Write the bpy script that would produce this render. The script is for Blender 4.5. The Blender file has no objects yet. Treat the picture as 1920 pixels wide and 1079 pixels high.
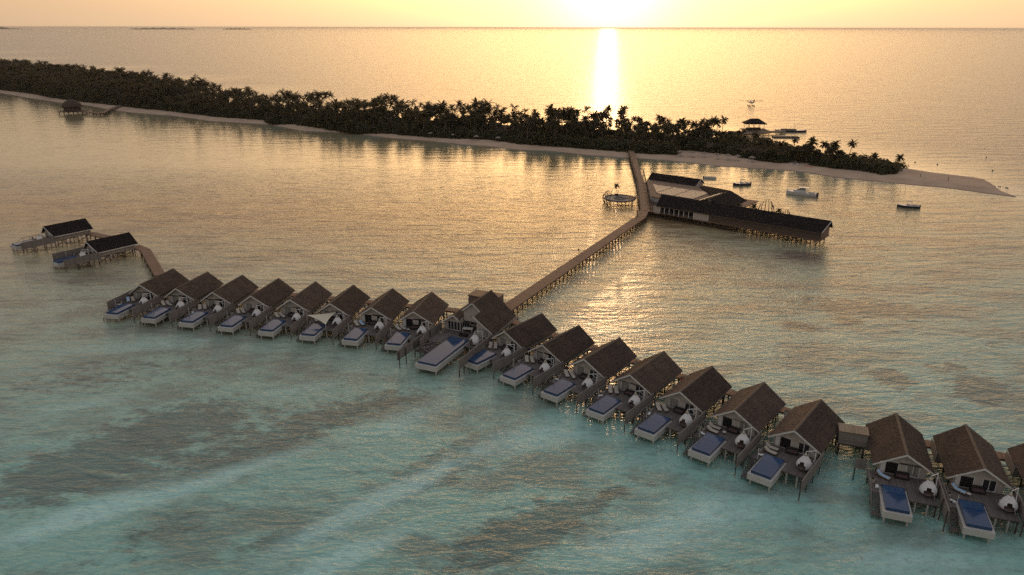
import bpy, math, random
import numpy as np
from mathutils import Vector, Matrix
random.seed(7); rng = np.random.default_rng(7)
PI = math.pi; R = math.radians
sc = bpy.context.scene
col = sc.collection

# ------------------------------------------------------------------ helpers
class MB:
    def __init__(s): s.v = []; s.f = []
    def add(s, vs, fs):
        n = len(s.v); s.v += [tuple(p) for p in vs]; s.f += [tuple(i + n for i in f) for f in fs]; return s
    def box(s, x0, x1, y0, y1, z0, z1):
        return s.add([(x0,y0,z0),(x1,y0,z0),(x1,y1,z0),(x0,y1,z0),(x0,y0,z1),(x1,y0,z1),(x1,y1,z1),(x0,y1,z1)],
                     [(0,3,2,1),(4,5,6,7),(0,1,5,4),(1,2,6,5),(2,3,7,6),(3,0,4,7)])
    def beam(s, p, q, w, h, up=(0,0,1)):
        p = Vector(p); q = Vector(q); d = (q-p).normalized(); up = Vector(up)
        if abs(d.dot(up)) > .98: up = Vector((0,1,0))
        a = d.cross(up).normalized()*w/2; b = a.cross(d).normalized()*h/2
        vs = [p-a-b, p+a-b, p+a+b, p-a+b, q-a-b, q+a-b, q+a+b, q-a+b]
        return s.add(vs, [(0,1,2,3),(7,6,5,4),(0,4,5,1),(1,5,6,2),(2,6,7,3),(3,7,4,0)])
    def cyl(s, p, q, r0, r1=None, n=8, cap=True):
        p = Vector(p); q = Vector(q); d = (q-p).normalized(); r1 = r0 if r1 is None else r1
        u = Vector((0,0,1)) if abs(d.z) < .95 else Vector((1,0,0))
        a = d.cross(u).normalized(); b = d.cross(a)
        vs = [p+(a*math.cos(t)+b*math.sin(t))*r0 for t in [2*PI*i/n for i in range(n)]]
        vs += [q+(a*math.cos(t)+b*math.sin(t))*r1 for t in [2*PI*i/n for i in range(n)]]
        fs = [(i,(i+1)%n,n+(i+1)%n,n+i) for i in range(n)]
        if cap: fs += [tuple(range(n))[::-1], tuple(range(n,2*n))]
        return s.add(vs, fs)
    def tube(s, pts, r, n=6):
        for i in range(len(pts)-1):
            ra = r[i] if isinstance(r, (list,tuple)) else r; rb = r[i+1] if isinstance(r, (list,tuple)) else r
            s.cyl(pts[i], pts[i+1], ra, rb, n, True)
        return s
    def prism(s, poly, z0, z1):
        n = len(poly)
        return s.add([(x,y,z0) for x,y in poly]+[(x,y,z1) for x,y in poly],
                     [tuple(range(n))[::-1], tuple(range(n,2*n))]+[(i,(i+1)%n,n+(i+1)%n,n+i) for i in range(n)])
    def prism_y(s, poly, y0, y1):   # polygon in x,z
        n = len(poly)
        return s.add([(x,y0,z) for x,z in poly]+[(x,y1,z) for x,z in poly],
                     [tuple(range(n)), tuple(range(n,2*n))[::-1]]+[(i,n+i,n+(i+1)%n,(i+1)%n) for i in range(n)])
    def prism_x(s, poly, x0, x1):   # polygon in y,z
        n = len(poly)
        return s.add([(x0,y,z) for y,z in poly]+[(x1,y,z) for y,z in poly],
                     [tuple(range(n))[::-1], tuple(range(n,2*n))]+[(i,(i+1)%n,n+(i+1)%n,n+i) for i in range(n)])
    def slab(s, top, t):            # top polygon (3-D), thickness downward in z
        n = len(top)
        return s.add([(x,y,z) for x,y,z in top]+[(x,y,z-t) for x,y,z in top],
                     [tuple(range(n)), tuple(range(n,2*n))[::-1]]+[(i,n+i,n+(i+1)%n,(i+1)%n) for i in range(n)])
    def lathe(s, prof, cx=0, cy=0, n=20, cap=True):
        m = len(prof)
        vs = [(cx+r*math.cos(2*PI*j/n), cy+r*math.sin(2*PI*j/n), z) for r,z in prof for j in range(n)]
        fs = [(i*n+j, i*n+(j+1)%n, (i+1)*n+(j+1)%n, (i+1)*n+j) for i in range(m-1) for j in range(n)]
        if cap: fs += [tuple(range(n))[::-1], tuple(range((m-1)*n, m*n))]
        return s.add(vs, fs)
    def xf(s, M):
        s.v = [tuple(M @ Vector(p)) for p in s.v]; return s
    def join(s, o, M=None):
        vs = o.v if M is None else [tuple(M @ Vector(p)) for p in o.v]
        return s.add(vs, o.f)
    def build(s, name, mat, parent=None, smooth=False):
        me = bpy.data.meshes.new(name); me.from_pydata(s.v, [], s.f); me.update()
        if mat: me.materials.append(mat)
        if smooth: me.polygons.foreach_set('use_smooth', [True]*len(me.polygons))
        o = bpy.data.objects.new(name, me); col.objects.link(o)
        if parent: o.parent = parent
        return o

def tag(o, label=None, cat=None, group=None, kind=None):
    if label: o['label'] = label
    if cat: o['category'] = cat
    if group: o['group'] = group
    if kind: o['kind'] = kind
    return o
def thing(name, label, cat, loc=(0,0,0), rz=0, group=None):
    o = bpy.data.objects.new(name, None); col.objects.link(o); o.empty_display_size = .3
    o.location = loc; o.rotation_euler = (0,0,rz); return tag(o, label, cat, group)
def copy_tree(o, parent=None):
    c = o.copy(); col.objects.link(c)
    if parent: c.parent = parent
    for ch in list(o.children): copy_tree(ch, c)
    return c
def place(proto, used, loc, rz, label, group=None):
    o = copy_tree(proto) if used.get(proto.name) else proto
    used[proto.name] = 1
    o.location = loc; o.rotation_euler = (0,0,rz); o['label'] = label
    if group: o['group'] = group
    return o
used = {}
ORD = ['first','second','third','fourth','fifth','sixth','seventh','eighth','ninth','tenth','eleventh','twelfth']

# ------------------------------------------------------------------ materials
class N:
    def __init__(s, name):
        s.m = bpy.data.materials.new(name); s.m.use_nodes = True
        s.t = s.m.node_tree; s.b = s.t.nodes['Principled BSDF']; s.out = s.t.nodes['Material Output']
    def n(s, typ, **kw):
        x = s.t.nodes.new(typ)
        for k, v in kw.items():
            if k.startswith('i_'):
                x.inputs[k[2:].replace('_',' ')].default_value = v
            else: setattr(x, k, v)
        return x
    def l(s, a, b): s.t.links.new(a, b)
    def math(s, op, a, b=None, c=None, clamp=False):
        x = s.t.nodes.new('ShaderNodeMath'); x.operation = op; x.use_clamp = clamp
        for i, q in enumerate((a, b, c)):
            if q is None: continue
            if isinstance(q, (int, float)): x.inputs[i].default_value = q
            else: s.l(q, x.inputs[i])
        return x.outputs[0]
    def mix(s, f, a, b, mode='MIX'):
        x = s.t.nodes.new('ShaderNodeMix'); x.data_type = 'RGBA'; x.blend_type = mode
        for i, q in ((0, f), (6, a), (7, b)):
            if isinstance(q, (int, float)): x.inputs[i].default_value = q
            elif isinstance(q, tuple): x.inputs[i].default_value = (*q[:3], 1)
            else: s.l(q, x.inputs[i])
        return x.outputs[2]
    def ramp(s, f, lo, hi):
        x = s.n('ShaderNodeMapRange', clamp=True); s.l(f, x.inputs[0]); x.inputs[1].default_value = lo; x.inputs[2].default_value = hi
        return x.outputs[0]
    def coord(s, scale=(1,1,1), rot=(0,0,0), kind='Object'):
        tc = s.n('ShaderNodeTexCoord'); mp = s.n('ShaderNodeMapping'); s.l(tc.outputs[kind], mp.inputs[0])
        mp.inputs['Scale'].default_value = scale; mp.inputs['Rotation'].default_value = rot
        return mp.outputs[0]
    def noise(s, vec, scale=1., detail=3., rough=.5, dist=0.):
        x = s.n('ShaderNodeTexNoise'); s.l(vec, x.inputs['Vector']); x.inputs['Scale'].default_value = scale
        x.inputs['Detail'].default_value = detail; x.inputs['Roughness'].default_value = rough; x.inputs['Distortion'].default_value = dist
        return x.outputs[0]
    def bump(s, h, dist=.02, strength=1.):
        x = s.n('ShaderNodeBump'); s.l(h, x.inputs['Height']); x.inputs['Distance'].default_value = dist; x.inputs['Strength'].default_value = strength
        s.l(x.outputs[0], s.b.inputs['Normal']); return x

def plain(name, c, rough=.7, var=.25, scale=1.5, bump=0., spec=.3, metal=0.):
    k = N(name); v = k.coord()
    n1 = k.noise(v, scale, 4); n2 = k.noise(v, scale*9, 2)
    f = k.math('ADD', k.math('MULTIPLY', n1, .7), k.math('MULTIPLY', n2, .3))
    lo = tuple(x*(1-var) for x in c); hi = tuple(min(1, x*(1+var)) for x in c)
    k.l(k.mix(k.ramp(f, .3, .7), lo, hi), k.b.inputs['Base Color'])
    k.b.inputs['Roughness'].default_value = rough; k.b.inputs['Specular IOR Level'].default_value = spec; k.b.inputs['Metallic'].default_value = metal
    if bump: k.bump(n2, bump)
    return k.m

def boards(name, c, axis='X', pitch=.15, var=.3, gap=.35, rough=.75, stain=None, dist=.01):
    """planks repeated along one local axis, each with its own tone, dark joints and weather stains"""
    k = N(name); tc = k.n('ShaderNodeTexCoord'); sx = k.n('ShaderNodeSeparateXYZ'); k.l(tc.outputs['Object'], sx.inputs[0])
    a = k.math('DIVIDE', sx.outputs[axis], pitch)
    fl = k.math('FLOOR', a); fr = k.math('FRACT', a)
    wn = k.n('ShaderNodeTexWhiteNoise', noise_dimensions='1D'); k.l(fl, wn.inputs['W'])
    n1 = k.noise(tc.outputs['Object'], .6, 4); n2 = k.noise(tc.outputs['Object'], 7., 3)
    f = k.math('ADD', k.math('MULTIPLY', wn.outputs[0], .45), k.math('ADD', k.math('MULTIPLY', n1, .45), k.math('MULTIPLY', n2, .25)))
    base = k.mix(k.ramp(f, .25, .85), tuple(x*(1-var) for x in c), tuple(min(1,x*(1+var)) for x in c))
    if stain:
        base = k.mix(k.math('MULTIPLY', k.ramp(k.noise(tc.outputs['Object'], 1.3, 5, .65), .55, .75), .6), base, stain)
    joint = k.math('MAXIMUM', k.math('LESS_THAN', fr, .07), k.math('GREATER_THAN', fr, .95))
    base = k.mix(k.math('MULTIPLY', joint, gap), base, (.01,.009,.008))
    k.l(base, k.b.inputs['Base Color']); k.b.inputs['Roughness'].default_value = rough; k.b.inputs['Specular IOR Level'].default_value = .25
    k.bump(k.math('ADD', k.math('MULTIPLY', joint, -1.), k.math('MULTIPLY', n2, .4)), dist)
    return k.m

def shakes(name, c1, c2, c3, pitch=.24, rough=.85, dist=.05):
    """split wooden shingles: staggered courses across the slope (local y along the ridge, z with the slope)"""
    k = N(name); tc = k.n('ShaderNodeTexCoord'); sx = k.n('ShaderNodeSeparateXYZ'); k.l(tc.outputs['Object'], sx.inputs[0])
    oi = k.n('ShaderNodeObjectInfo')
    zz = k.math('DIVIDE', sx.outputs['Z'], pitch*.57); row = k.math('FLOOR', zz); fz = k.math('FRACT', zz)
    w0 = k.n('ShaderNodeTexWhiteNoise', noise_dimensions='1D'); k.l(row, w0.inputs['W'])
    yy = k.math('ADD', k.math('DIVIDE', sx.outputs['Y'], pitch*.8), k.math('MULTIPLY', w0.outputs[0], 7.3)); cy = k.math('FLOOR', yy); fy = k.math('FRACT', yy)
    cb = k.n('ShaderNodeCombineXYZ'); k.l(cy, cb.inputs[0]); k.l(row, cb.inputs[1]); k.l(oi.outputs['Random'], cb.inputs[2])
    w1 = k.n('ShaderNodeTexWhiteNoise', noise_dimensions='3D'); k.l(cb.outputs[0], w1.inputs['Vector'])
    add = k.n('ShaderNodeVectorMath', operation='ADD'); k.l(tc.outputs['Object'], add.inputs[0])
    rv = k.n('ShaderNodeCombineXYZ'); k.l(k.math('MULTIPLY', oi.outputs['Random'], 90.), rv.inputs[0]); k.l(rv.outputs[0], add.inputs[1])
    big = k.noise(add.outputs[0], .45, 5, .6)
    base = k.mix(w1.outputs[0], c1, c2)
    base = k.mix(k.ramp(big, .45, .75), base, c3)
    jn = k.math('MAXIMUM', k.math('LESS_THAN', fy, .1), k.math('LESS_THAN', fz, .16))
    base = k.mix(k.math('MULTIPLY', jn, .55), base, (.008,.006,.005))
    hs = k.n('ShaderNodeHueSaturation'); k.l(base, hs.inputs['Color']); k.l(k.math('ADD', .85, k.math('MULTIPLY', oi.outputs['Random'], .5)), hs.inputs['Value']); hs.inputs['Saturation'].default_value = .9
    k.l(hs.outputs[0], k.b.inputs['Base Color']); k.b.inputs['Roughness'].default_value = rough; k.b.inputs['Specular IOR Level'].default_value = .2
    h = k.math('ADD', k.math('MULTIPLY', w1.outputs[0], .6), k.math('SUBTRACT', k.math('MULTIPLY', fz, -.5), jn))
    k.bump(h, dist)
    return k.m

M = {}
M['shake'] = shakes('weathered_shingles', (.048,.032,.025), (.108,.072,.053), (.13,.08,.052))
M['dark_roof'] = plain('dark_thatch_roof', (.018,.013,.012), .9, .45, 1.2, .04, .1)
M['ridge'] = plain('ridge_capping', (.13,.095,.07), .85, .3, 3., .02)
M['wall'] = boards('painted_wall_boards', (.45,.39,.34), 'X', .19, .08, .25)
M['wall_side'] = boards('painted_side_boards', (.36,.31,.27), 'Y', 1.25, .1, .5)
M['trim'] = plain('painted_trim', (.60,.56,.51), .6, .1, 3.)
M['frame'] = plain('white_window_frame', (.62,.59,.55), .5, .07, 3.)
M['deck'] = boards('grey_deck_planks', (.135,.113,.10), 'X', .14, .35, .5, .8)
M['walk'] = boards('brown_boardwalk_planks', (.21,.125,.08), 'Y', .16, .3, .4, .75)
M['fence'] = boards('grey_fence_boards', (.205,.175,.155), 'Y', .17, .22, .35, .85, (.12,.095,.08))
M['screen'] = boards('grey_screen_boards', (.20,.17,.15), 'X', .17, .22, .35, .85)
M['pile'] = plain('wet_timber_pile', (.07,.052,.042), .8, .4, 2., .01)
M['pale_pile'] = plain('pale_concrete_pile', (.42,.39,.35), .8, .2, 2., .01)
M['plinth'] = boards('stained_plinth_boards', (.50,.465,.42), 'Z', .155, .1, .2, .75, (.34,.27,.22))
M['blue_tile'] = plain('blue_pool_tile', (.018,.05,.12), .25, .25, 6., 0, .5)
M['dark'] = plain('dark_interior', (.012,.011,.012), .6, .1)
M['wicker_dark'] = plain('dark_wicker', (.022,.018,.017), .8, .3, 8., .01)
M['beige'] = plain('beige_cushion_fabric', (.46,.40,.33), .9, .12, 4., .005)
M['brown_cush'] = plain('brown_cushion_fabric', (.11,.07,.06), .9, .2, 4.)
M['blue_towel'] = plain('pale_blue_towel', (.36,.52,.68), .9, .15, 6., .01)
M['white'] = plain('white_painted_metal', (.68,.66,.63), .45, .06, 3.)
M['terracotta'] = plain('pale_planter_clay', (.40,.36,.32), .8, .15, 4.)
M['leaf'] = None
M['sail'] = plain('cream_sail_cloth', (.62,.55,.42), .9, .08, 1.)
M['hullw'] = plain('white_boat_hull', (.62,.60,.58), .3, .06, 1., 0, .5)
M['hulld'] = plain('dark_boat_hull', (.03,.035,.05), .35, .2, 1., 0, .5)
M['solar'] = None

k = N('sliding_glass'); k.b.inputs['Base Color'].default_value = (.025,.027,.03,1); k.b.inputs['Roughness'].default_value = .06; k.b.inputs['Specular IOR Level'].default_value = .7; M['glass'] = k.m
k = N('curtained_glass'); v = k.coord((9,1,.2)); k.l(k.mix(k.ramp(k.noise(v,1.,2),.35,.65), (.17,.155,.14), (.30,.28,.25)), k.b.inputs['Base Color']); k.b.inputs['Roughness'].default_value = .25; M['curtain'] = k.m

# pool water: clear blue over blue tile with ripples and the edge of a bathing step
k = N('pool_water'); tc = k.n('ShaderNodeTexCoord'); sx = k.n('ShaderNodeSeparateXYZ'); k.l(tc.outputs['Object'], sx.inputs[0])
step = k.math('GREATER_THAN', sx.outputs['Y'], .95); line = k.math('LESS_THAN', k.math('ABSOLUTE', k.math('SUBTRACT', sx.outputs['Y'], .9)), .09)
base = k.mix(step, (.045,.075,.105), (.06,.105,.15)); base = k.mix(line, base, (.008,.02,.07))
k.l(k.mix(k.ramp(k.noise(tc.outputs['Object'],3.,3),.3,.7), base, (.022,.055,.16)), k.b.inputs['Base Color'])
k.b.inputs['Roughness'].default_value = .03; k.b.inputs['IOR'].default_value = 1.33; k.b.inputs['Specular IOR Level'].default_value = .5
k.bump(k.noise(tc.outputs['Object'], 2.2, 2), .012); M['pool_water'] = k.m

# white woven pod with small dark gaps in the weave
k = N('white_wicker'); v = k.coord(); vo = k.n('ShaderNodeTexVoronoi', i_Scale=7.5); k.l(v, vo.inputs['Vector'])
k.l(k.mix(k.math('LESS_THAN', vo.outputs['Distance'], .24), (.66,.63,.60), (.06,.05,.05)), k.b.inputs['Base Color']); k.b.inputs['Roughness'].default_value = .7
k.bump(vo.outputs['Distance'], .02); M['pod'] = k.m

k = N('solar_panels'); tc = k.n('ShaderNodeTexCoord'); sx = k.n('ShaderNodeSeparateXYZ'); k.l(tc.outputs['Object'], sx.inputs[0])
gx = k.math('LESS_THAN', k.math('FRACT', k.math('DIVIDE', sx.outputs['X'], .98)), .05); gy = k.math('LESS_THAN', k.math('FRACT', k.math('DIVIDE', sx.outputs['Y'], 1.1)), .07)
cb = k.n('ShaderNodeCombineXYZ'); k.l(k.math('FLOOR', k.math('DIVIDE', sx.outputs['X'], .98)), cb.inputs[0]); k.l(k.math('FLOOR', k.math('DIVIDE', sx.outputs['Y'], 1.1)), cb.inputs[1])
wn = k.n('ShaderNodeTexWhiteNoise'); k.l(cb.outputs[0], wn.inputs['Vector'])
k.l(k.mix(k.math('MAXIMUM', gx, gy), k.mix(wn.outputs[0], (.17,.14,.125), (.25,.21,.19)), (.08,.065,.06)), k.b.inputs['Base Color']); k.b.inputs['Roughness'].default_value = .5; M['solar'] = k.m

def leafmat(name, a, b, c):
    k = N(name); oi = k.n('ShaderNodeObjectInfo'); v = k.coord(kind='Object')
    n1 = k.noise(v, .55, 3); n2 = k.noise(v, 4., 2)
    base = k.mix(k.ramp(k.math('ADD', k.math('MULTIPLY', n1, .6), k.math('MULTIPLY', n2, .4)), .35, .65), a, b)
    base = k.mix(k.math('MULTIPLY', oi.outputs['Random'], .5), base, c)
    k.l(base, k.b.inputs['Base Color']); k.b.inputs['Roughness'].default_value = .6; k.b.inputs['Specular IOR Level'].default_value = .25
    tr_ = k.n('ShaderNodeBsdfTranslucent'); k.l(k.mix(.5, base, (.20,.15,.03)), tr_.inputs[0]); ms = k.n('ShaderNodeMixShader'); ms.inputs[0].default_value = .3
    k.l(k.b.outputs[0], ms.inputs[1]); k.l(tr_.outputs[0], ms.inputs[2]); k.l(ms.outputs[0], k.out.inputs['Surface'])
    return k.m
M['palm'] = leafmat('palm_fronds', (.026,.024,.010), (.066,.055,.020), (.06,.042,.018))
M['broad'] = leafmat('broadleaf_foliage', (.020,.022,.009), (.052,.050,.018), (.055,.038,.016))
M['bush'] = leafmat('beach_shrub_foliage', (.020,.024,.009), (.046,.050,.018), (.045,.040,.014))
M['lime'] = leafmat('bright_foliage', (.08,.12,.02), (.16,.2,.03), (.1,.13,.02))
M['trunk'] = plain('palm_trunk_bark', (.13,.10,.08), .9, .3, 3., .02)
M['thatch'] = plain('palm_thatch', (.075,.055,.04), .95, .4, 4., .03, .1)
M['orange'] = plain('orange_kayak_shell', (.55,.12,.03), .4, .1)
M['rock'] = plain('dark_rock', (.04,.036,.033), .9, .3, 1., .05)
M['farland'] = plain('far_island_trees', (.03,.035,.02), .9, .4, .01)

# ------------------------------------------------------------------ camera
th = R(19.47477); rho = R(.1)
fwd = Vector((0, math.cos(th), -math.sin(th))); up0 = Vector((0, math.sin(th), math.cos(th))); x0 = Vector((1,0,0))
cr, sr = math.cos(rho), math.sin(rho)
rt = x0*cr + up0*sr; upc = up0*cr - x0*sr
cd = bpy.data.cameras.new('camera'); cam = bpy.data.objects.new('camera', cd); col.objects.link(cam)
mw = Matrix((rt, upc, -fwd)).transposed().to_4x4(); mw.translation = Vector((0,0,62)); cam.matrix_world = mw
cd.sensor_width = 36; cd.lens = 1380/1920*36; cd.clip_start = 1; cd.clip_end = 200000
sc.camera = cam

# ------------------------------------------------------------------ light
SUN_AZ, SUN_EL = 7.0, 3.4      # degrees east of +Y, above the horizon
sd = Vector((math.sin(R(SUN_AZ))*math.cos(R(SUN_EL)), math.cos(R(SUN_AZ))*math.cos(R(SUN_EL)), math.sin(R(SUN_EL))))
sl = bpy.data.lights.new('sun', 'SUN'); so = bpy.data.objects.new('sun', sl); col.objects.link(so)
sl.energy = .12; sl.angle = R(.6); sl.color = (1., .60, .30)
so.rotation_euler = sd.to_track_quat('Z', 'Y').to_euler()
w = bpy.data.worlds.new('World'); sc.world = w; w.use_nodes = True
t = w.node_tree; bg = t.nodes['Background']
class W(N):
    def __init__(s, t): s.t = t
k = W(t)
sky = k.n('ShaderNodeTexSky', sky_type='NISHITA', sun_disc=False); sky.sun_elevation = R(SUN_EL); sky.sun_rotation = R(SUN_AZ)
sky.dust_density = 4.; sky.air_density = 1.; sky.ozone_density = 1.
tc = k.n('ShaderNodeTexCoord'); sx = k.n('ShaderNodeSeparateXYZ'); k.l(tc.outputs['Generated'], sx.inputs[0])
dp = k.n('ShaderNodeVectorMath', operation='DOT_PRODUCT'); k.l(tc.outputs['Generated'], dp.inputs[0]); dp.inputs[1].default_value = sd
ca = k.math('MAXIMUM', dp.outputs['Value'], 0.)
z = k.math('MAXIMUM', sx.outputs['Z'], 0.)
zz_ = k.math('MULTIPLY', z, 2.9); hz = k.math('POWER', 2.718, k.math('MULTIPLY', k.math('MULTIPLY', zz_, zz_), -1.))                # low haze band
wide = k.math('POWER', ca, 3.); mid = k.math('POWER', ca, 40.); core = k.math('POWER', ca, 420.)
def sca(c, f):
    x = k.n('ShaderNodeVectorMath', operation='SCALE'); x.inputs[0].default_value = c; k.l(f, x.inputs['Scale']); return x.outputs[0]
def vadd(a, b):
    x = k.n('ShaderNodeVectorMath', operation='ADD'); k.l(a, x.inputs[0]); k.l(b, x.inputs[1]); return x.outputs[0]
tot = sca((.205,.205,.225), k.math('SUBTRACT', 1.05, k.math('MULTIPLY', hz, .85)))
tot = vadd(tot, sca((.19,.125,.072), hz))
tot = vadd(tot, sca((.475,.31,.16), k.math('MULTIPLY', wide, hz)))
tot = vadd(tot, sca((.15,.13,.11), mid))
aur = k.math('MULTIPLY', k.math('POWER', ca, 14.), k.math('MULTIPLY', hz, k.ramp(z, .035, .17)))   # wide glow added above the camera's view so the water reflects gold
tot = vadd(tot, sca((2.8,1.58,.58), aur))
tot = vadd(tot, sca((.55,.48,.40), core))
sc_ = k.n('ShaderNodeVectorMath', operation='SCALE'); k.l(sky.outputs[0], sc_.inputs[0]); sc_.inputs['Scale'].default_value = .05
tot = vadd(tot, sc_.outputs[0])
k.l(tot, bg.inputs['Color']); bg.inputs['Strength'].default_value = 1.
sc.view_settings.view_transform = 'Standard'; sc.view_settings.look = 'None'; sc.view_settings.gamma = 1; sc.view_settings.exposure = .66
sc.cycles.use_adaptive_sampling = False; sc.cycles.use_denoising = False; sc.cycles.denoising_prefilter = 'NONE'; sc.cycles.denoising_input_passes = 'RGB_ALBEDO_NORMAL'; sc.cycles.max_bounces = 6; sc.cycles.transparent_max_bounces = 8; sc.cycles.sample_clamp_indirect = 1.5; sc.cycles.sample_clamp_direct = 4.
sc.cycles.caustics_reflective = False; sc.cycles.caustics_refractive = False

# ------------------------------------------------------------------ island outline (metres)
INNER=[(-504.7,747.1),(-446.6,696.0),(-385.3,646.7),(-350.5,624.6),(-315.6,591.9),(-288.0,571.4),(-252.1,554.1),(-234.4,540.1),(-210.3,520.4),(-193.4,514.6),(-161.5,500.4),(-132.1,469.5),(-117.6,466.4),(-96.2,457.7),(-71.6,438.9),(-49.4,428.3),(-27.9,414.9),(-11.9,407.1),(1.9,396.3),(20.5,392.3),(38.2,379.2),(55.5,371.2),(63.2,369.2),(79.3,361.6),(97.7,347.8),(116.5,341.1),(131.4,334.5),(141.3,321.3),(153.3,313.1),(165.5,305.6),(179.3,298.2),(188.4,288.3),(194.9,281.9)]
OUTER=[(-750.5,1121.6),(-533.6,941.5),(-392.5,810.0),(-237.1,644.7),(-163.4,575.2),(-102.6,554.6),(-22.0,511.1),(31.2,489.2),(91.8,464.2),(117.6,450.3),(140.1,424.3),(159.1,371.8),(184.2,345.2),(191.1,334.2),(200.0,325.5),(208.0,318.5)]
TREE=[(-524.1,776.9),(-457.3,727.4),(-412.1,683.3),(-366.9,649.0),(-327.1,622.3),(-288.2,593.5),(-262.6,578.3),(-248.9,567.3),(-212.4,539.9),(-170.8,521.2),(-161.4,500.4),(-146.5,500.6),(-126.3,481.5),(-95.9,456.5),(-79.6,456.8),(-53.2,440.8),(-39.7,434.3),(-13.4,430.3),(4.3,412.0),(30.7,399.8),(57.6,386.5),(62.7,381.4),(82.3,376.6),(91.9,390.5),(110.1,378.5),(118.8,362.5),(128.3,352.1),(139.5,347.9),(147.9,337.5),(155.0,336.9),(165.3,324.1),(172.3,327.9)]
AX = np.array((.83,-.5577)); BX = np.array((.5577,.83))
def qw(pts):
    p = np.array(pts); q = p@AX; w_ = p@BX; i = np.argsort(q); return q[i], w_[i]
qi, wi = qw(INNER); qo, wo = qw(OUTER); qt, wt = qw(TREE)
def w_in(q): return np.interp(q, qi, wi)
def w_out(q):
    a = np.interp(q, qo, wo); a = np.where(q > -12, np.interp(q, [-12,-7,-4,0,6], [382.,378.,370.,354.,343.4]), a); return np.maximum(a, w_in(q)+.4)
def w_tree(q): return np.interp(q, qt, wt)
Q_END = 6.
def island_z(x, y):
    q = x*AX[0]+y*AX[1]; w_ = x*BX[0]+y*BX[1]; a = w_in(q); b = w_out(q); d = np.minimum(w_-a, b-w_)
    return np.clip(d*.11, -.4, 1.0)

# ------------------------------------------------------------------ sea
DARK=[(-55.2,106.5,11.8,8.1,4.2,-7.5,.8),(-8.8,96.4,11.8,10.6,1.4,-4.2,.9),(1.4,79.6,10.5,5.9,1.1,-5.0,.9),(-39.4,98.5,11.4,8.5,2.2,-4.3,.6),(-76.9,126.2,16.7,6.4,5.3,-9.1,.5),(-25.9,113.8,13.3,6.4,1.4,-4.7,.6),(-27.4,78.4,8.5,6.3,1.6,-2.9,.6),(-66.5,91.3,8.2,5.2,4.8,-6.5,.7),(85.4,119.2,4.9,-1.8,-3.0,-4.5,1.2),(70.8,125.0,3.3,-2.8,-2.1,-3.5,1.0),(63.5,150.1,4.5,-1.9,-1.2,-2.7,1.0),(84.8,160.6,14.0,-4.6,-3.1,-6.2,.8),(75.4,153.3,3.0,-1.3,-1.1,-2.2,.9),(106.7,175.7,18.5,-5.5,-5.8,-10.1,.4),(137.2,208.9,19.7,-3.9,-8.4,-13.9,.5),(-18.6,225.7,20.9,11.7,1.4,-12.6,.5),(-81.3,349.6,63.6,36.0,12.0,-50.9,.35),(84.7,129.2,5.5,-1.2,-2.1,-3.5,.6),(83.0,203.2,6.8,-2.2,-2.1,-5.2,.9),(60.9,167.7,14.3,-3.8,-1.6,-4.5,.3),(-39.9,202.5,21.7,7.0,1.3,-6.3,.3),(-98.8,245.9,28.5,11.9,4.1,-10.4,.35),(-108.7,174.6,13.7,4.3,5.8,-10.0,.3),(22.0,97.2,7.6,2.3,-.3,-3.6,.3),(-45.6,79.4,7.3,5.5,2.1,-3.0,.5),(14.3,87.7,6.1,3.4,.2,-2.3,.3),(103.1,142.1,9.0,0,-4.4,-7.0,.4)]  # seabed patches, and a painted patch for the restaurant's dark shadow reflection
BRIGHT=[(-19.1,85.8,12.4,12.2,1.2,-2.4,.9),(-21.0,74.4,8.7,7.0,1.0,-1.9,.9),(16.4,77.5,10.5,2.7,-.2,-4.1,.7),(-43.3,91.4,12.8,9.2,1.2,-2.0,.7),(28.6,85.3,11.4,1.6,-.9,-4.2,.5),(48.9,74.6,13.2,0,-1.5,-2.9,.6),(-59.3,82.7,8.1,7.1,1.7,-2.1,.7),(-17.8,108.4,6.8,5.5,1.3,-4.1,.5),(4.3,103.3,9.4,3.1,.3,-4.8,.6),(-77.8,138.6,19.6,4.8,2.5,-4.8,.4),(-38.7,119.8,9.9,5.3,1.1,-2.9,.4),(-75.0,113.7,12.4,5.7,1.4,-2.3,.4)]
def grow(a, b, step, lim, g=1.35):
    c = list(np.arange(a, b, step)); s = step; x = c[-1]
    while x < lim: s *= g; x += s; c.append(x)
    s = step; x = c[0]
    while x > -lim: s *= g; x -= s; c.insert(0, x)
    return np.array(c)
xs = grow(-170, 170, 1.6, 45000); ys = grow(58, 330, 1.6, 45000)
X, Y = np.meshgrid(xs, ys); nx, ny = len(xs), len(ys)
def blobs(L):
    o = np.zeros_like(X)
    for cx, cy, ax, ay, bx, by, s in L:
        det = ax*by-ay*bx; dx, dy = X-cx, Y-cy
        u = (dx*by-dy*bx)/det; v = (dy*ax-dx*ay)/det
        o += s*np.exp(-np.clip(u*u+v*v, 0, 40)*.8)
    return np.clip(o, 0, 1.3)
q = X*AX[0]+Y*AX[1]; w_ = X*BX[0]+Y*BX[1]
dsh = np.where(q < Q_END, w_in(np.minimum(q, Q_END))-w_, np.hypot(X-196, Y-283)*np.sign(1))   # metres from the sheltered shore
out_d = np.where(q < Q_END, w_-w_out(np.minimum(q, Q_END)), w_-340.)
opensea = np.clip((out_d+2)/90., 0, 1); shallow = np.exp(-np.clip(np.abs(dsh), 0, 400)/9.)*(dsh > -3)
shallow = np.maximum(shallow, np.exp(-np.clip(out_d, 0, 300)/4.)*(out_d > -3)*(X > 165))
spit = np.exp(-(((X-206)/20)**2+((Y-292)/20)**2)**1.5); shallow = np.clip(np.maximum(shallow, spit), 0, 1)
me = bpy.data.meshes.new('sea'); V = np.stack([X.ravel(), Y.ravel(), np.zeros(nx*ny)], 1)
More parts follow.
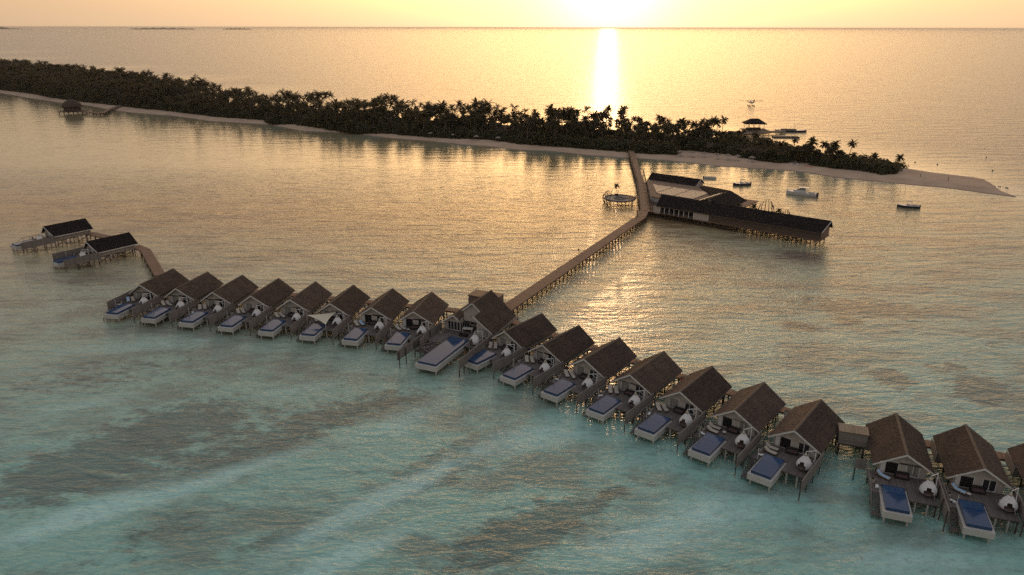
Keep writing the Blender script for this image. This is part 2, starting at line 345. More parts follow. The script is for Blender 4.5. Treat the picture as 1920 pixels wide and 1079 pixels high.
idx = np.arange(nx*ny).reshape(ny, nx); F = np.stack([idx[:-1,:-1], idx[:-1,1:], idx[1:,1:], idx[1:,:-1]], -1).reshape(-1, 4)
me.vertices.add(len(V)); me.vertices.foreach_set('co', V.ravel()); me.loops.add(F.size); me.loops.foreach_set('vertex_index', F.ravel())
me.polygons.add(len(F)); me.polygons.foreach_set('loop_start', np.arange(0, F.size, 4)); me.polygons.foreach_set('loop_total', np.full(len(F), 4)); me.update(calc_edges=True)
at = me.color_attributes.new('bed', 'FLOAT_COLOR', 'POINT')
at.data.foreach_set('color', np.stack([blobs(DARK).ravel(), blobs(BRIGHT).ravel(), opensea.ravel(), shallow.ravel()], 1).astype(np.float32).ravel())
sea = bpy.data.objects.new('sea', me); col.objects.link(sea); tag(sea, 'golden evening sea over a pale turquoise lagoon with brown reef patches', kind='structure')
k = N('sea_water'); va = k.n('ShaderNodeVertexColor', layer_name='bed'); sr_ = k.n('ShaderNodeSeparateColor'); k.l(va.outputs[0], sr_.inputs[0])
gr, br, op, shw = sr_.outputs[0], sr_.outputs[1], sr_.outputs[2], va.outputs['Alpha']
ge = k.n('ShaderNodeNewGeometry'); pos = ge.outputs['Position']; sp = k.n('ShaderNodeSeparateXYZ'); k.l(pos, sp.inputs[0])
def mp(scale, rz=0):
    m_ = k.n('ShaderNodeMapping'); k.l(pos, m_.inputs[0]); m_.inputs['Scale'].default_value = scale; m_.inputs['Rotation'].default_value = (0,0,R(rz)); return m_.outputs[0]
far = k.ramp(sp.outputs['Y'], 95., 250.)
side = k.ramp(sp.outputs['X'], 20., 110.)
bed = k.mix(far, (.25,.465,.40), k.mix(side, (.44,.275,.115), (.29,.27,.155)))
mot = k.noise(mp((.05,.10,1), 28), 1., 6, .62); mot2 = k.noise(mp((.30,.5,1), 22), 1., 8, .72)
bed = k.mix(k.math('MULTIPLY', k.ramp(k.math('ADD', mot, k.math('MULTIPLY', k.math('SUBTRACT', mot2, .5), .35)), .45, .60), .75), bed, k.mix(far, (.17,.225,.19), (.21,.12,.06)))
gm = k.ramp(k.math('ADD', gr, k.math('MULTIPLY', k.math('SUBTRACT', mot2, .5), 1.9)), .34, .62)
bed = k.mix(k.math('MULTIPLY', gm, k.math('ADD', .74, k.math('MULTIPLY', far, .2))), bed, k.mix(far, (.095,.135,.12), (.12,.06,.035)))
bm = k.ramp(k.math('ADD', br, k.math('MULTIPLY', k.math('SUBTRACT', mot2, .5), 1.3)), .22, .72)
bed = k.mix(k.math('MULTIPLY', bm, .75), bed, (.42,.69,.64))
bed = k.mix(k.math('MULTIPLY', k.ramp(k.noise(mp((.7,1.0,1)), 1., 5, .7), .50, .72), .45), bed, k.mix(far, (.075,.12,.11), (.24,.17,.11)))
bed = k.mix(k.math('MULTIPLY', k.ramp(sp.outputs['Y'], 262., 330.), .6), bed, (.17,.19,.12))
bed = k.mix(k.math('MULTIPLY', shw, .75), bed, (.20,.25,.20))
foam = k.math('MULTIPLY', k.math('MULTIPLY', k.math('GREATER_THAN', op, .0225), k.math('LESS_THAN', op, .050)), k.ramp(mot2, .42, .6))
bed = k.mix(k.math('MULTIPLY', k.ramp(shw, .75, 1.), .6), bed, (.42,.38,.29))
bed = k.mix(op, bed, (.24,.185,.125))  # open sea: warm tan of the reflected sky put into the colour
bed = k.mix(foam, bed, (.75,.68,.58))
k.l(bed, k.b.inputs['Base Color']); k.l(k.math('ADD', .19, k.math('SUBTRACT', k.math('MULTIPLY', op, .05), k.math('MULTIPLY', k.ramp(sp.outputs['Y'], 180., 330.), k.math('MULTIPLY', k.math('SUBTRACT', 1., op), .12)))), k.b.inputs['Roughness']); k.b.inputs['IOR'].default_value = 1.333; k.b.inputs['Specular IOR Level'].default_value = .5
r1 = k.noise(mp((.2,.52,1), -14), 1., 3, .55, .5); r2 = k.noise(mp((1.1,2.2,1), -8), 1., 3, .6, .4); r3 = k.noise(mp((.03,.15,1), -10), 1., 2); r5 = k.noise(mp((.05,.20,1), -18), 1., 2)
calm = k.ramp(sp.outputs['Y'], 200., 350.)                              # the lagoon lies calmer in the lee of the island
am = k.math('ADD', k.math('SUBTRACT', 1., k.math('MULTIPLY', calm, k.math('MULTIPLY', k.math('SUBTRACT', 1., op), .80))), k.math('MULTIPLY', op, .22))
h = k.math('ADD', k.math('MULTIPLY', r1, .43), k.math('ADD', k.math('MULTIPLY', r2, .125), k.math('MULTIPLY', k.math('MULTIPLY', r5, far), 1.0))); h = k.math('ADD', h, k.math('MULTIPLY', k.math('MULTIPLY', r3, op), .8))
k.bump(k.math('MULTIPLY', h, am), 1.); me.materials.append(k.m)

# ------------------------------------------------------------------ island ground
qs = np.concatenate([np.arange(-1330, -60, 5.), np.arange(-60, Q_END+.1, 1.)]); NS = 26
ss = np.concatenate([[-.02,0,.02,.05,.09,.14], np.linspace(.2,.8,NS-12), [.86,.91,.95,.98,1.,1.02]])
VV = []; 
for qq in qs:
    a, b = float(w_in(qq)), float(w_out(qq))
    for s_ in ss:
        w1 = a+(b-a)*s_; d = min(w1-a, b-w1, (Q_END-qq)*.9+1.2*math.sin(w1*.45)+.8*math.sin(w1*1.1)); zz = max(-.35, min(.95, d*.11))
        zz += .06*math.sin(qq*.31+w1*.2)*min(1, max(0, d/6))
        p = AX*qq+BX*w1; VV.append((p[0], p[1], zz))
ns = len(ss); FF = [(i*ns+j, (i+1)*ns+j, (i+1)*ns+j+1, i*ns+j+1) for i in range(len(qs)-1) for j in range(ns-1)]
mb = MB(); mb.add(VV, FF)
k = N('island_sand'); va = k.n('ShaderNodeVertexColor', layer_name='soil'); v = k.coord()
n1 = k.noise(v, .12, 4); n2 = k.noise(v, 1.4, 4, .6)
sand = k.mix(k.ramp(n1, .35, .65), (.42,.295,.205), (.52,.375,.265)); sand = k.mix(k.math('MULTIPLY', k.ramp(n2, .5, .75), .35), sand, (.27,.20,.155))
zc = k.n('ShaderNodeSeparateXYZ'); k.l(v, zc.inputs[0]); sand = k.mix(k.ramp(zc.outputs['Z'], .22, .02), sand, (.21,.16,.12))
soilf = k.ramp(k.math('ADD', va.outputs[0], k.math('MULTIPLY', k.math('SUBTRACT', n2, .5), .8)), .35, .65)
k.l(k.mix(soilf, sand, (.045,.038,.02)), k.b.inputs['Base Color']); k.b.inputs['Roughness'].default_value = .95; k.b.inputs['Specular IOR Level'].default_value = .1; k.bump(n2, .08)
isl = mb.build('beach', k.m, smooth=True); tag(isl, 'long low sand island ending in a bare sandy spit', kind='structure')
gaps = [(-68.5,-62), ]                                                   # sandy openings in the wood near its seaward end
def wooded(x, y):
    q = x*AX[0]+y*AX[1]; w_ = x*BX[0]+y*BX[1]
    ok = (w_ > w_tree(q)) & (w_ < w_out(q)-6) & (q < -41)
    ok &= ~((q > -87) & (q < -78) & (w_ < 372))
    return ok
ca_ = isl.data.color_attributes.new('soil', 'FLOAT_COLOR', 'POINT'); P = np.array(VV); so_ = wooded(P[:,0], P[:,1]).astype(float)
ca_.data.foreach_set('color', np.repeat(so_[:,None], 4, 1).astype(np.float32).ravel())

# ------------------------------------------------------------------ overwater villa (local: pool to -y, house to +y, z from the water)
def front_wall(mb, x0, x1, y, t, zb, ze, xr, zr, holes):
    """gable wall with openings: piers and a lintel strip below, the gable above"""
    zl = max(h[3] for h in holes); xs_ = x0
    for a, b, c, d in sorted(holes):
        mb.box(xs_, a, y, y+t, zb, zl)
        if c > zb: mb.box(a, b, y, y+t, zb, c)
        if d < zl: mb.box(a, b, y, y+t, d, zl)
        xs_ = b
    mb.box(xs_, x1, y, y+t, zb, zl)
    mb.prism_y([(x0,zl),(x1,zl),(x1,ze),(xr,zr),(x0,ze)], y, y+t)
def window_part(parent, x0, x1, z0, z1, y, n, glass, name='window', fw=.09):
    f = MB()
    f.box(x0, x1, y-.05, y+.06, z1-fw, z1); f.box(x0, x1, y-.05, y+.06, z0, z0+fw)
    for i in range(n+1):
        xc = x0+(x1-x0)*i/n; a = max(x0, xc-fw/2); b = min(x1, xc+fw/2)
        if i == 0: a, b = x0, x0+fw
        if i == n: a, b = x1-fw, x1
        f.box(a, b, y-.05, y+.06, z0+fw, z1-fw)
    fo = f.build(name, M['frame'], parent)
    MB().box(x0+fw, x1-fw, y+.01, y+.03, z0+fw, z1-fw).build('pane', glass, fo)
    return fo
def window_side(parent, y0, y1, z0, z1, x, n, glass, fw=.09):
    f = MB(); f.box(x-.06, x+.06, y0, y1, z1-fw, z1); f.box(x-.06, x+.06, y0, y1, z0, z0+fw)
    for i in range(n+1):
        yc = y0+(y1-y0)*i/n; a = max(y0, yc-fw/2); b = min(y1, yc+fw/2)
        if i == 0: a, b = y0, y0+fw
        if i == n: a, b = y1-fw, y1
        f.box(x-.06, x+.06, a, b, z0+fw, z1-fw)
    fo = f.build('window', M['frame'], parent); MB().box(x-.015, x+.015, y0+fw, y1-fw, z0+fw, z1-fw).build('pane', glass, fo)

def make_pool(root, x0, x1, y0, y1, zb=.9, zt=1.85, rim=2.3, ledge=.35):
    p = MB(); p.box(x0, x1, y0, y1, zb, zt)
    for xx in (x0+.4, x1-.4):
        for yy in (y0+.5, (y0+y1)/2, y1-.4): p.cyl((xx,yy,-1.3), (xx,yy,zb+.01), .13, n=8)
    po = p.build('pool', M['plinth'], root)
    a0, a1, b0, b1 = x0+ledge, x1-ledge, y0+ledge+.05, y1-.1; rw = .11
    c = MB(); c.box(a0, a1, b0, b0+rw, zt+.002, rim); c.box(a0, a1, b1-rw, b1, zt+.002, rim); c.box(a0, a0+rw, b0+rw, b1-rw, zt+.002, rim); c.box(a1-rw, a1, b0+rw, b1-rw, zt+.002, rim)
    c.build('tile_edge', M['blue_tile'], po)
    MB().box(a0+rw, a1-rw, b0+rw, b1-rw, zt+.004, rim-.03).build('pool_water', M['pool_water'], po)
    return po

def shingle_courses(m, ridge_f, ridge_b, eave_b, eave_f, lift=.05, seed=1, dl=.34, wd=.34):
    """overlapping split shingles laid in courses on a sloping quad; ragged at eaves and verges"""
    rn = random.Random(seed); rf_, rb_, eb_, ef_ = (Vector(p) for p in (ridge_f, ridge_b, eave_b, eave_f))
    nrm = (rb_-rf_).cross(ef_-rf_).normalized()
    if nrm.z < 0: nrm = -nrm
    S = (ef_-rf_).length; nc = int(S/dl)
    for i in range(nc):
        t0 = max(0, (i-.15)/nc); t1 = (i+1.0)/nc+.012
        a0, b0, a1, b1 = rf_.lerp(ef_, t0), rb_.lerp(eb_, t0), rf_.lerp(ef_, t1), rb_.lerp(eb_, t1)
        L = (b0-a0).length; nn = int(L/wd); off_ = rn.random()
        for j in range(nn+1):
            u0 = max(-.004, (j-off_)/nn)+rn.uniform(-.001,.001); u1 = min(1.004, (j+1-off_)/nn-.003)
            if u1-u0 < .004: continue
            h0 = nrm*(.012); h1 = nrm*(lift*rn.uniform(.6,1.5)); dn = (a1-a0).normalized()*rn.uniform(-.05,.06)
            p = [a0.lerp(b0,u0)+h0, a0.lerp(b0,u1)+h0, a1.lerp(b1,u1)+h1+dn, a1.lerp(b1,u0)+h1+dn]
            q_ = [p[3]-nrm*.035, p[2]-nrm*.035]
            m.add(p+q_, [(0,1,2,3),(3,2,5,4)])
def villa(variant='shake', door='open', win='dark'):
    root = thing('overwater_villa', 'v', 'villa')
    d = MB(); d.box(-2.95, 5.35, 2.9, 6.45, 1.86, 2.0); d.box(-2.95, -1.83, .85, 2.9, 1.86, 2.0); d.box(1.83, 5.35, .3, 2.9, 1.86, 2.0)
    d.box(-1.5, 4.6, 6.45, 17.0, 1.8, 1.97); d.box(-2.6, -1.5, 12.5, 17.0, 1.8, 1.97)
    d.build('deck', M['deck'], root)
    b = MB()
    for yy in (.45, 3.0, 6.3, 9.5, 13., 16.6): b.box(-1.4 if yy > 7 else (-2.8 if yy > .5 else 1.9), 4.55 if yy > 7 else 5.25, yy, yy+.14, 1.62, 1.8 if yy > 7 else 1.86)
    b.build('joists', M['pile'], root)
    for i, (px, py) in enumerate([(2.6,.5),(4.1,.5),(5.1,.6),(-2.7,1.0),(-2.7,6.2),(1.9,6.2),(4.4,6.4),(-1.2,9.5),(1.5,9.5),(4.4,9.5),(-1.2,13),(1.5,13),(4.4,13),(-1.2,16.6),(1.5,16.6),(4.4,16.6),(5.1,3.6)]):
        MB().cyl((px,py,-1.4), (px,py,1.62 if i > 1 else 1.86), .14 if i < 2 else .11, n=8).build('pile', M['pale_pile'] if i < 2 else M['pile'], root)
    # cross bracing under the house
    c = MB()
    for yy in (9.5, 13.): c.beam((-1.2,yy-.12,.2), (4.4,yy-.12,1.6), .08, .14); c.beam((4.4,yy+.2,.2), (-1.2,yy+.2,1.6), .08, .14)
    c.beam((4.4,6.5,.3),(4.4,9.5,1.6),.08,.14); c.beam((4.4,13,.3),(4.4,16.6,1.6),.08,.14)
    c.build('brace', M['pile'], root)
    wl = MB(); front_wall(wl, -1.55, 4.6, 6.45, .15, 2.0, 3.75, 1.53, 5.92, [(-.75,1.0,2.05,4.05),(2.0,3.7,2.03,4.02)])
    wl.build('front_wall', M['wall'], root)
    MB().prism_y([(-1.55,1.975),(4.6,1.975),(4.6,3.75),(1.53,5.92),(-1.55,3.75)], 16.8, 16.95).build('back_wall', M['wall'], root)
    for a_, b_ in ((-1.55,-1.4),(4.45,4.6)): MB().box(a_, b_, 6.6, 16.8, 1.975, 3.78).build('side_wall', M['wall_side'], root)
    # door on the left, glazed double window on the right
    dr = MB(); dr.box(-.75, -.66, 6.40, 6.6, 2.05, 4.05); dr.box(.91, 1.0, 6.40, 6.6, 2.05, 4.05); dr.box(-.66, .91, 6.40, 6.6, 3.96, 4.05)
    if door == 'open': dr.box(-1.32, -.76, 6.3, 6.38, 2.05, 4.0); 
    do = dr.build('door', M['frame'], root)
    MB().box(-.66, .91, 6.56, 6.585, 2.05, 3.96).build('pane', M['dark'] if door == 'open' else M['curtain'], do)  # open door: dark sheet painted for the shade of the room behind
    window_part(root, 2.0, 3.7, 2.03, 4.02, 6.5, 2, M['glass'] if win == 'dark' else M['curtain'])
    mr = M['shake'] if variant == 'shake' else M['dark_roof']
    ex0, ex1, ze, zr, xr = -2.38, 5.44, 3.45, 6.2, 1.53
    r_ = MB(); r_.slab([(xr,5.2,zr),(ex0,5.95,ze),(ex0,17.45,ze),(xr,17.45,zr)], .2)
    if variant == 'shake': shingle_courses(r_, (xr,5.2,zr), (xr,17.45,zr), (ex0,17.45,ze), (ex0,5.95,ze), seed=3)
    rl = r_.build('roof', mr, root)
    r_ = MB(); r_.slab([(xr+.002,17.45,zr),(ex1,17.45,ze),(ex1,5.95,ze),(xr+.002,5.2,zr)], .2)
    if variant == 'shake': shingle_courses(r_, (xr,5.2,zr), (xr,17.45,zr), (ex1,17.45,ze), (ex1,5.95,ze), seed=4)
    rr = r_.build('roof', mr, root)
    if variant == 'shake':
        c = MB(); c.slab([(xr,5.18,zr+.09),(xr-.22,5.24,zr-.06),(xr-.22,17.5,zr-.06),(xr,17.5,zr+.09)], .03); c.slab([(xr+.001,17.5,zr+.09),(xr+.22,17.5,zr-.06),(xr+.22,5.24,zr-.06),(xr+.001,5.18,zr+.09)], .03); c.build('ridge_cap', M['ridge'], root)
    bb = MB()
    for xe in (ex0-.03, ex1+.03):
        bb.add([(xr,5.14,zr+.02),(xe,5.9,ze+.0),(xe,5.9,ze-.27),(xr,5.14,zr-.30),(xr,5.2,zr+.02),(xe,5.97,ze+.0),(xe,5.97,ze-.27),(xr,5.2,zr-.30)],
               [(0,1,2,3),(7,6,5,4),(0,4,5,1),(1,5,6,2),(2,6,7,3),(3,7,4,0)])
    bb.build('barge_board', M['trim'], root)
    if variant != 'shake':
        eb = MB(); eb.box(ex1+.01, ex1+.07, 5.97, 17.45, ze-.25, ze-.02); eb.build('fascia', M['trim'], root)
    make_pool(root, -1.78, 1.78, -3.2, 2.85)
    st = MB()
    for i in range(7): st.box(-2.85, -1.86, .6-.3*i, .87-.3*i, 1.78-.17*i, 1.84-.17*i)
    st.box(-2.9, -1.86, -2.5, -1.4, .5, .58)
    st.beam((-2.9,.85,1.85),(-2.9,-1.45,.55),.06,.2); st.beam((-1.83,.85,1.85),(-1.83,-1.45,.55),.04,.2)
    for yy in (-1.5,-2.4):
        for xx in (-2.8,-1.95): st.cyl((xx,yy,-1.2),(xx,yy,.5),.07,n=6)
    st.build('stairs', M['deck'], root)
    ra = MB(); ra.beam((-2.98,6.3,2.95),(-2.98,.9,2.95),.07,.07); ra.beam((-2.98,.9,2.95),(-2.98,-1.4,1.5),.06,.06)
    for yy in (6.3,4.5,2.7,.9): ra.box(-3.02,-2.95,yy-.035,yy+.035,1.9,2.95)
    ra.box(-3.02,-2.95,-1.45,-1.38,.5,1.5); ra.beam((-2.98,6.3,2.5),(-2.98,.9,2.5),.03,.03)
    ra.build('railing', M['screen'], root)
    # open back porch fittings beside the house
    e = MB(); e.box(-2.6,-2.52,12.5,17.0,1.98,3.3); e.box(-2.52,-1.6,12.5,12.58,1.98,3.3); e.build('side_screen', M['screen'], root)
    return root

def fence(label='f', L0=-3.1, L1=6.2, x=5.72, z0=1.7, z1=3.6):
    f = thing('privacy_fence', label, 'fence')
    MB().box(x-.04, x+.04, L0, L1, z0, z1).build('panel', M['fence'], f)
    c = MB(); c.box(x-.08, x+.08, L0, L1, z1+.002, z1+.06); c.build('top_rail', M['screen'], f)
    n = 4
    for i in range(n):
        yy = L0+.25+(L1-L0-.5)*i/(n-1)
        o = MB().cyl((x-.15,yy,-1.3),(x-.15,yy,z1-.15),.08,n=8)
        o.build('post', M['pile'], f)
    MB().cyl((x-.15,L0+.25,-.15),(x-.15,L0+.25,.28),.13,n=8).build('post_footing', M['pale_pile'], f)
    return f

def pod_chair():
    p = thing('hanging_pod_chair', 'p', 'hanging chair')
    s = MB()   # stand: post, arm and stay
    s.cyl((1.05,1.1,0),(1.05,1.1,2.95),.05,n=8); s.cyl((1.05,1.1,2.95),(0,0,2.98),.05,n=8); s.cyl((1.05,1.1,1.7),(.75,-.75,.02),.03,n=6)
    s.cyl((1.05,1.1,2.0),(.45,.47,2.95),.03,n=6); s.cyl((0,0,2.98),(0,0,2.62),.025,n=6)
    s.build('stand', M['white'], p)
    prof = [(.35,.22),(.8,.30),(1.05,.55),(1.12,.85),(1.04,1.15),(.80,1.55),(.50,1.95),(.26,2.3),(.12,2.6),(.06,2.68)]
    n = 28; m = len(prof); b = MB()
    for rr_, off in ((1.,0),(0.96,0)):
        vs = [(r*rr_*math.cos(2*PI*j/n), r*rr_*math.sin(2*PI*j/n), z_) for r,z_ in prof for j in range(n)]
        fs = []
        for i in range(m-1):
            for j in range(n):
                jc = j+.5
                hole = False
                for jj, hw in ((20.5,2.6),(2.,2.0),(12.,2.0)):     # door to the front, round openings to the sides
                    d = abs((jc-jj+n/2)%n-n/2)
                    if 2 <= i <= 4 and d < hw*(1 if i < 4 else .7): hole = True
                if not hole: fs.append((i*n+j, i*n+(j+1)%n, (i+1)*n+(j+1)%n, (i+1)*n+j))
        if rr_ == 1.: fs.append(tuple(range(n))[::-1])
        b.add(vs, fs)
    b.build('basket', M['pod'], p, True)
    c = MB(); c.lathe([(.3,.30),(.9,.34),(.97,.5),(.85,.66),(.1,.68)], n=20); c.build('cushion', M['brown_cush'], p, True)
    c = MB(); c.lathe([(.28,2.35),(.16,2.6),(.11,2.75),(.05,2.78)], n=10); c.build('cap', M['beige'], p, True)
    return p
def lounger(towel=False):
    l = thing('sun_lounger', 'l', 'sun lounger')
    f = MB(); f.box(-.34,.34,-1.0,1.0,.24,.30)
    for x_ in (-.3,.3):
        for y_ in (-.9,.85): f.box(x_-.03,x_+.03,y_-.03,y_+.03,0,.24)
    f.build('frame', M['screen'], l)
    c = MB(); c.box(-.33,.33,-.98,.30,.302,.39); c.add([(-.33,.30,.302),(.33,.30,.302),(.33,.95,.78),(-.33,.95,.78),(-.33,.26,.39),(.33,.26,.39),(.33,.89,.85),(-.33,.89,.85)],[(3,2,1,0),(4,5,6,7),(0,1,5,4),(1,2,6,5),(2,3,7,6),(3,0,4,7)])
    c.build('cushion', M['beige'], l)
    return l
def towel_obj():
    t_ = MB(); t_.box(-.27,.27,-.9,.28,.393,.415); t_.add([(-.27,.28,.393),(.27,.28,.393),(.27,.87,.868),(-.27,.87,.868),(-.27,.28,.415),(.27,.28,.415),(.27,.86,.885),(-.27,.86,.885)],[(3,2,1,0),(4,5,6,7),(0,1,5,4),(1,2,6,5),(2,3,7,6),(3,0,4,7)])
    o = t_.build('beach_towel', M['blue_towel']); return tag(o, 't', 'towel')
def sofa():
    s = thing('outdoor_sofa', 's', 'sofa')
    f = MB(); f.box(-.9,.9,-.42,.42,.05,.38); f.box(-.9,.9,.30,.42,.38,.85); f.box(-.9,-.78,-.42,.30,.38,.62); f.box(.78,.9,-.42,.30,.38,.62); f.build('frame', M['wicker_dark'], s)
    MB().box(-.77,.77,-.4,.29,.382,.50).build('seat_cushion', M['brown_cush'], s)
    return s
def planter():
    p = thing('planter', 'p', 'planter')
    MB().lathe([(.22,0),(.30,.5),(.33,.6),(.27,.6),(.25,.5)], n=14, cap=False).join(MB().lathe([(.22,.01),(.25,.5)], n=14)).build('pot', M['terracotta'], p, True)
    lf = MB()
    for i in range(26):
        a = random.random()*2*PI; b_ = random.uniform(.2,1.2); L = random.uniform(.25,.5); d = Vector((math.cos(a)*math.cos(b_), math.sin(a)*math.cos(b_), math.sin(b_)))
        sd_ = Vector((-math.sin(a), math.cos(a), 0))*.05; o_ = Vector((0,0,.5))
        lf.add([o_, o_+d*L*.5+sd_, o_+d*L, o_+d*L*.5-sd_], [(0,1,2,3)])
    lf.build('leaves', M['bush'], p)
    return p

V_open = villa('shake','open','dark'); V_shut = villa('shake','shut','dark'); V_curt = villa('shake','open','curtain'); V_dark = villa('dark','shut','dark')
FN = fence(); POD = pod_chair(); LG = lounger(); TW = towel_obj(); SF = sofa(); PL = planter()
for o_, nm in ((V_open,'vo'),(V_shut,'vs'),(V_curt,'vc'),(V_dark,'vd')): o_['proto'] = nm
def put(proto, key, base, rz, lx, ly, lz, lr, label, group=None):
    ca, sa = math.cos(rz), math.sin(rz)
    loc = (base[0]+lx*ca-ly*sa, base[1]+lx*sa+ly*ca, lz)
    o = copy_tree(proto) if used.get(key) else proto
    used[key] = 1
    o.location = loc; o.rotation_euler = (0,0,rz+lr); o['label'] = label
    if group: o['group'] = group
    return o
ROW = []
r1_ = [(-88.11,154.6),(-78.75,152.15),(-69.5,149.75),(-60.15,147.4),(-50.85,145.05),(-41.6,142.75),(-32.3,140.4),(-23.15,138.05)]
r2_ = [(-5.9,129.25),(1.2,122.85),(8.45,116.6),(15.7,110.35),(22.9,104.15),(30.05,98.0),(37.15,91.95)]
r3_ = [(51.76,84.2),(60.5,80.85),(69.6,77.3)]
names = []
LW = ["at the left arm's outer end",'second in the left arm','third in the left arm','fourth in the left arm','just left of the cream shade sail','under the cream shade sail','just right of the cream shade sail','just left of the double villa']
RW = ['first right of the double villa','second right of the double villa','third right of the double villa','fourth right of the double villa','fifth right of the double villa','sixth right of the double villa','just left of the walkway hut']
TWN = ['just right of the walkway hut','second right of the walkway hut','cut off by the right edge']
for i, p in enumerate(r1_): ROW.append((p, 12.2, LW[i], i))
for i, p in enumerate(r2_): ROW.append((p, 38.8, RW[i], i+8))
for i, p in enumerate(r3_): ROW.append((p, 19.6, TWN[i], i+15))
ROW.append(((0,0), 35.4, 'detached behind the left end', 18)); ROW.append(((0,0), 35.4, 'farthest out at the left', 19))
def posed(B, r, z=6.2):
    a = R(r); return (B[0]-(1.53*math.cos(a)+17.4*math.sin(a)), B[1]-(-1.53*math.sin(a)+17.4*math.cos(a)))
ROW[18] = (posed((-110.3,205.1), 35.4), 35.4, 'the nearer of the two standing apart', 18)
ROW[19] = (posed((-131.9,221.4), 35.4), 35.4, 'the farther of the two standing apart', 19)
for (p, r, wh, i) in ROW:
    rz = -R(r); base = (p[0], p[1])
    if i >= 18: pr, key = V_dark, 'vd'
    elif i in (6,7,13,14,15,16,17): pr, key = (V_curt,'vc') if i in (13,15) else (V_open,'vo')
    else: pr, key = V_shut, 'vs'
    vo_ = put(pr, key, base, rz, 0, 0, 0, 0, ('dark-roofed' if i >= 18 else 'brown shingle-roofed')+' overwater villa with plunge pool, '+wh, 'overwater villas with plunge pools')
    where = {18:'nearer dark-roofed villa',19:'farther dark-roofed villa'}.get(i, 'villa '+wh)
    if i != 17:
        put(FN, 'fn', base, rz, 0, 0, 0, 0, 'grey board privacy fence right of the '+where, 'privacy fences between villa decks')
        put(POD, 'pod', base, rz, 4.25, 2.55, 2.0, 0 if i != 13 else .3, 'white wicker hanging pod chair on deck of '+where, 'white hanging pod chairs')
    if i == 17: continue
    put(PL, 'pl', base, rz, -2.45, 3.3, 2.0, i*1.3, 'pale pot plant by deck rail of '+where, 'pot plants on villa decks')
    put(SF, 'sf', base, rz, 1.45, 5.7, 2.0, 0 if i != 14 else .15, 'dark outdoor sofa by the wall of '+where, 'dark outdoor sofas')
    G = 'sun loungers on villa decks'
    if i in (15,16):
        put(LG, 'lg', base, rz, -1.0, 5.05, 2.0, .95, 'sun lounger under a blue towel, deck of '+where, G)
        if used.get('tw0'): put(TW, 'tw', base, rz, -1.0, 5.05, 2.0, .95, 'pale blue towel on lounger, deck of '+where, 'blue towels')
        else: put(TW, 'tw', base, rz, -1.0, 5.05, 2.0, .95, 'pale blue towel on lounger, deck of '+where, 'blue towels'); used['tw0'] = 1
    elif i in (13,14):
        for j, (lx, ly) in enumerate(((-1.1,3.75),(-1.3,4.95))):
            put(LG, 'lg', base, rz, lx, ly, 2.0, R(82+j*6), ('nearer' if j == 0 else 'farther')+' of two loungers laid parallel, '+where, G)
    else:
        a = .72+.15*math.sin(i*2.1)
        for j, (lx, ly) in enumerate(((-1.75,4.7),(-.85,5.2))):
            put(LG, 'lg', base, rz, lx+.1*math.sin(i*5.), ly, 2.0, a+.08*j, ('left' if j == 0 else 'right')+' beige lounger of pair, '+where, G)
    if i in (0,6): put(TW, 'tw', base, rz, -.85 if i == 6 else -1.75, 5.2 if i == 6 else 4.7, 2.0, .72+.15*math.sin(i*2.1)+(.08 if i == 6 else 0), 'pale blue towel on lounger, '+where, 'blue towels')
tp = MB(); rt_ = random.Random(4)
for i in range(7): tp.lathe([(.05,.02+i*.02),(.2+.08*rt_.random(),.06+i*.03),(.12,.16+i*.02),(.02,.2+i*.02)], rt_.uniform(-.3,.3), rt_.uniform(-.2,.2), 8)
TP = tag(tp.build('folded_towels', M['white'], None, True), 't', 'towels')
for (p, r, wh, i) in ROW:
    if i in (0,2,10,11,12,13,14,15,16): put(TP, 'tp', p, -R(r), -2.1+.15*math.sin(i), 2.2, 2.0, i*.9, 'white towel heap by the pool steps, villa '+wh, 'white towel heaps')
stb = thing('side_table', 's', 'side table'); MB().lathe([(.28,.42),(.28,.46)], n=14).build('tabletop', M['trim'], stb); MB().cyl((0,0,0),(0,0,.42),.05,n=6).build('leg', M['pile'], stb)
for (p, r, wh, i) in ROW:
    if i % 3 == 1 and i < 17: put(stb, 'stb', p, -R(r), .35+.3*math.sin(i*3.), 4.3, 2.0, 0, 'small round side table on deck, villa '+wh, 'small side tables')
ut = MB().cyl((0,0,0),(0,0,1.9),.035,n=6)
SH = tag(ut.build('outdoor_shower_pole', M['white']), 's', 'shower pole')
for (p, r, wh, i) in ROW:
    if i not in (5,15,17): put(SH, 'sh', p, -R(r), -1.95, .95, 1.95, 0, 'thin white pole at the pool steps, villa '+wh, 'thin poles at pool steps')
# extra fences: outer end of the left arm and before the hut
b0 = r1_[0]; rz = -R(12.2)
put(FN, 'fn', b0, rz, -8.6, 2.6, 0, 0, 'grey board privacy fence at the outer left end of the row', 'privacy fences between villa decks')
rz = -R(35.4); put(FN, 'fn', ROW[18][0], rz, -8.6, 1.0, 0, 0, 'dark board fence left of the nearer dark-roofed villa deck', 'privacy fences between villa decks')
# screen left of first villa right of the hut
e = thing('privacy_screen', 'short grey board screen on stilts left of the villa by the hut', 'screen', (r3_[0][0], r3_[0][1], 0), -R(19.6))
MB().box(-4.6, -3.1, 6.3, 6.38, 2.0, 3.6).build('panel', M['screen'], e)
MB().cyl((-4.5,6.34,-1.3),(-4.5,6.34,2.0),.09,n=8).build('post', M['pile'], e)
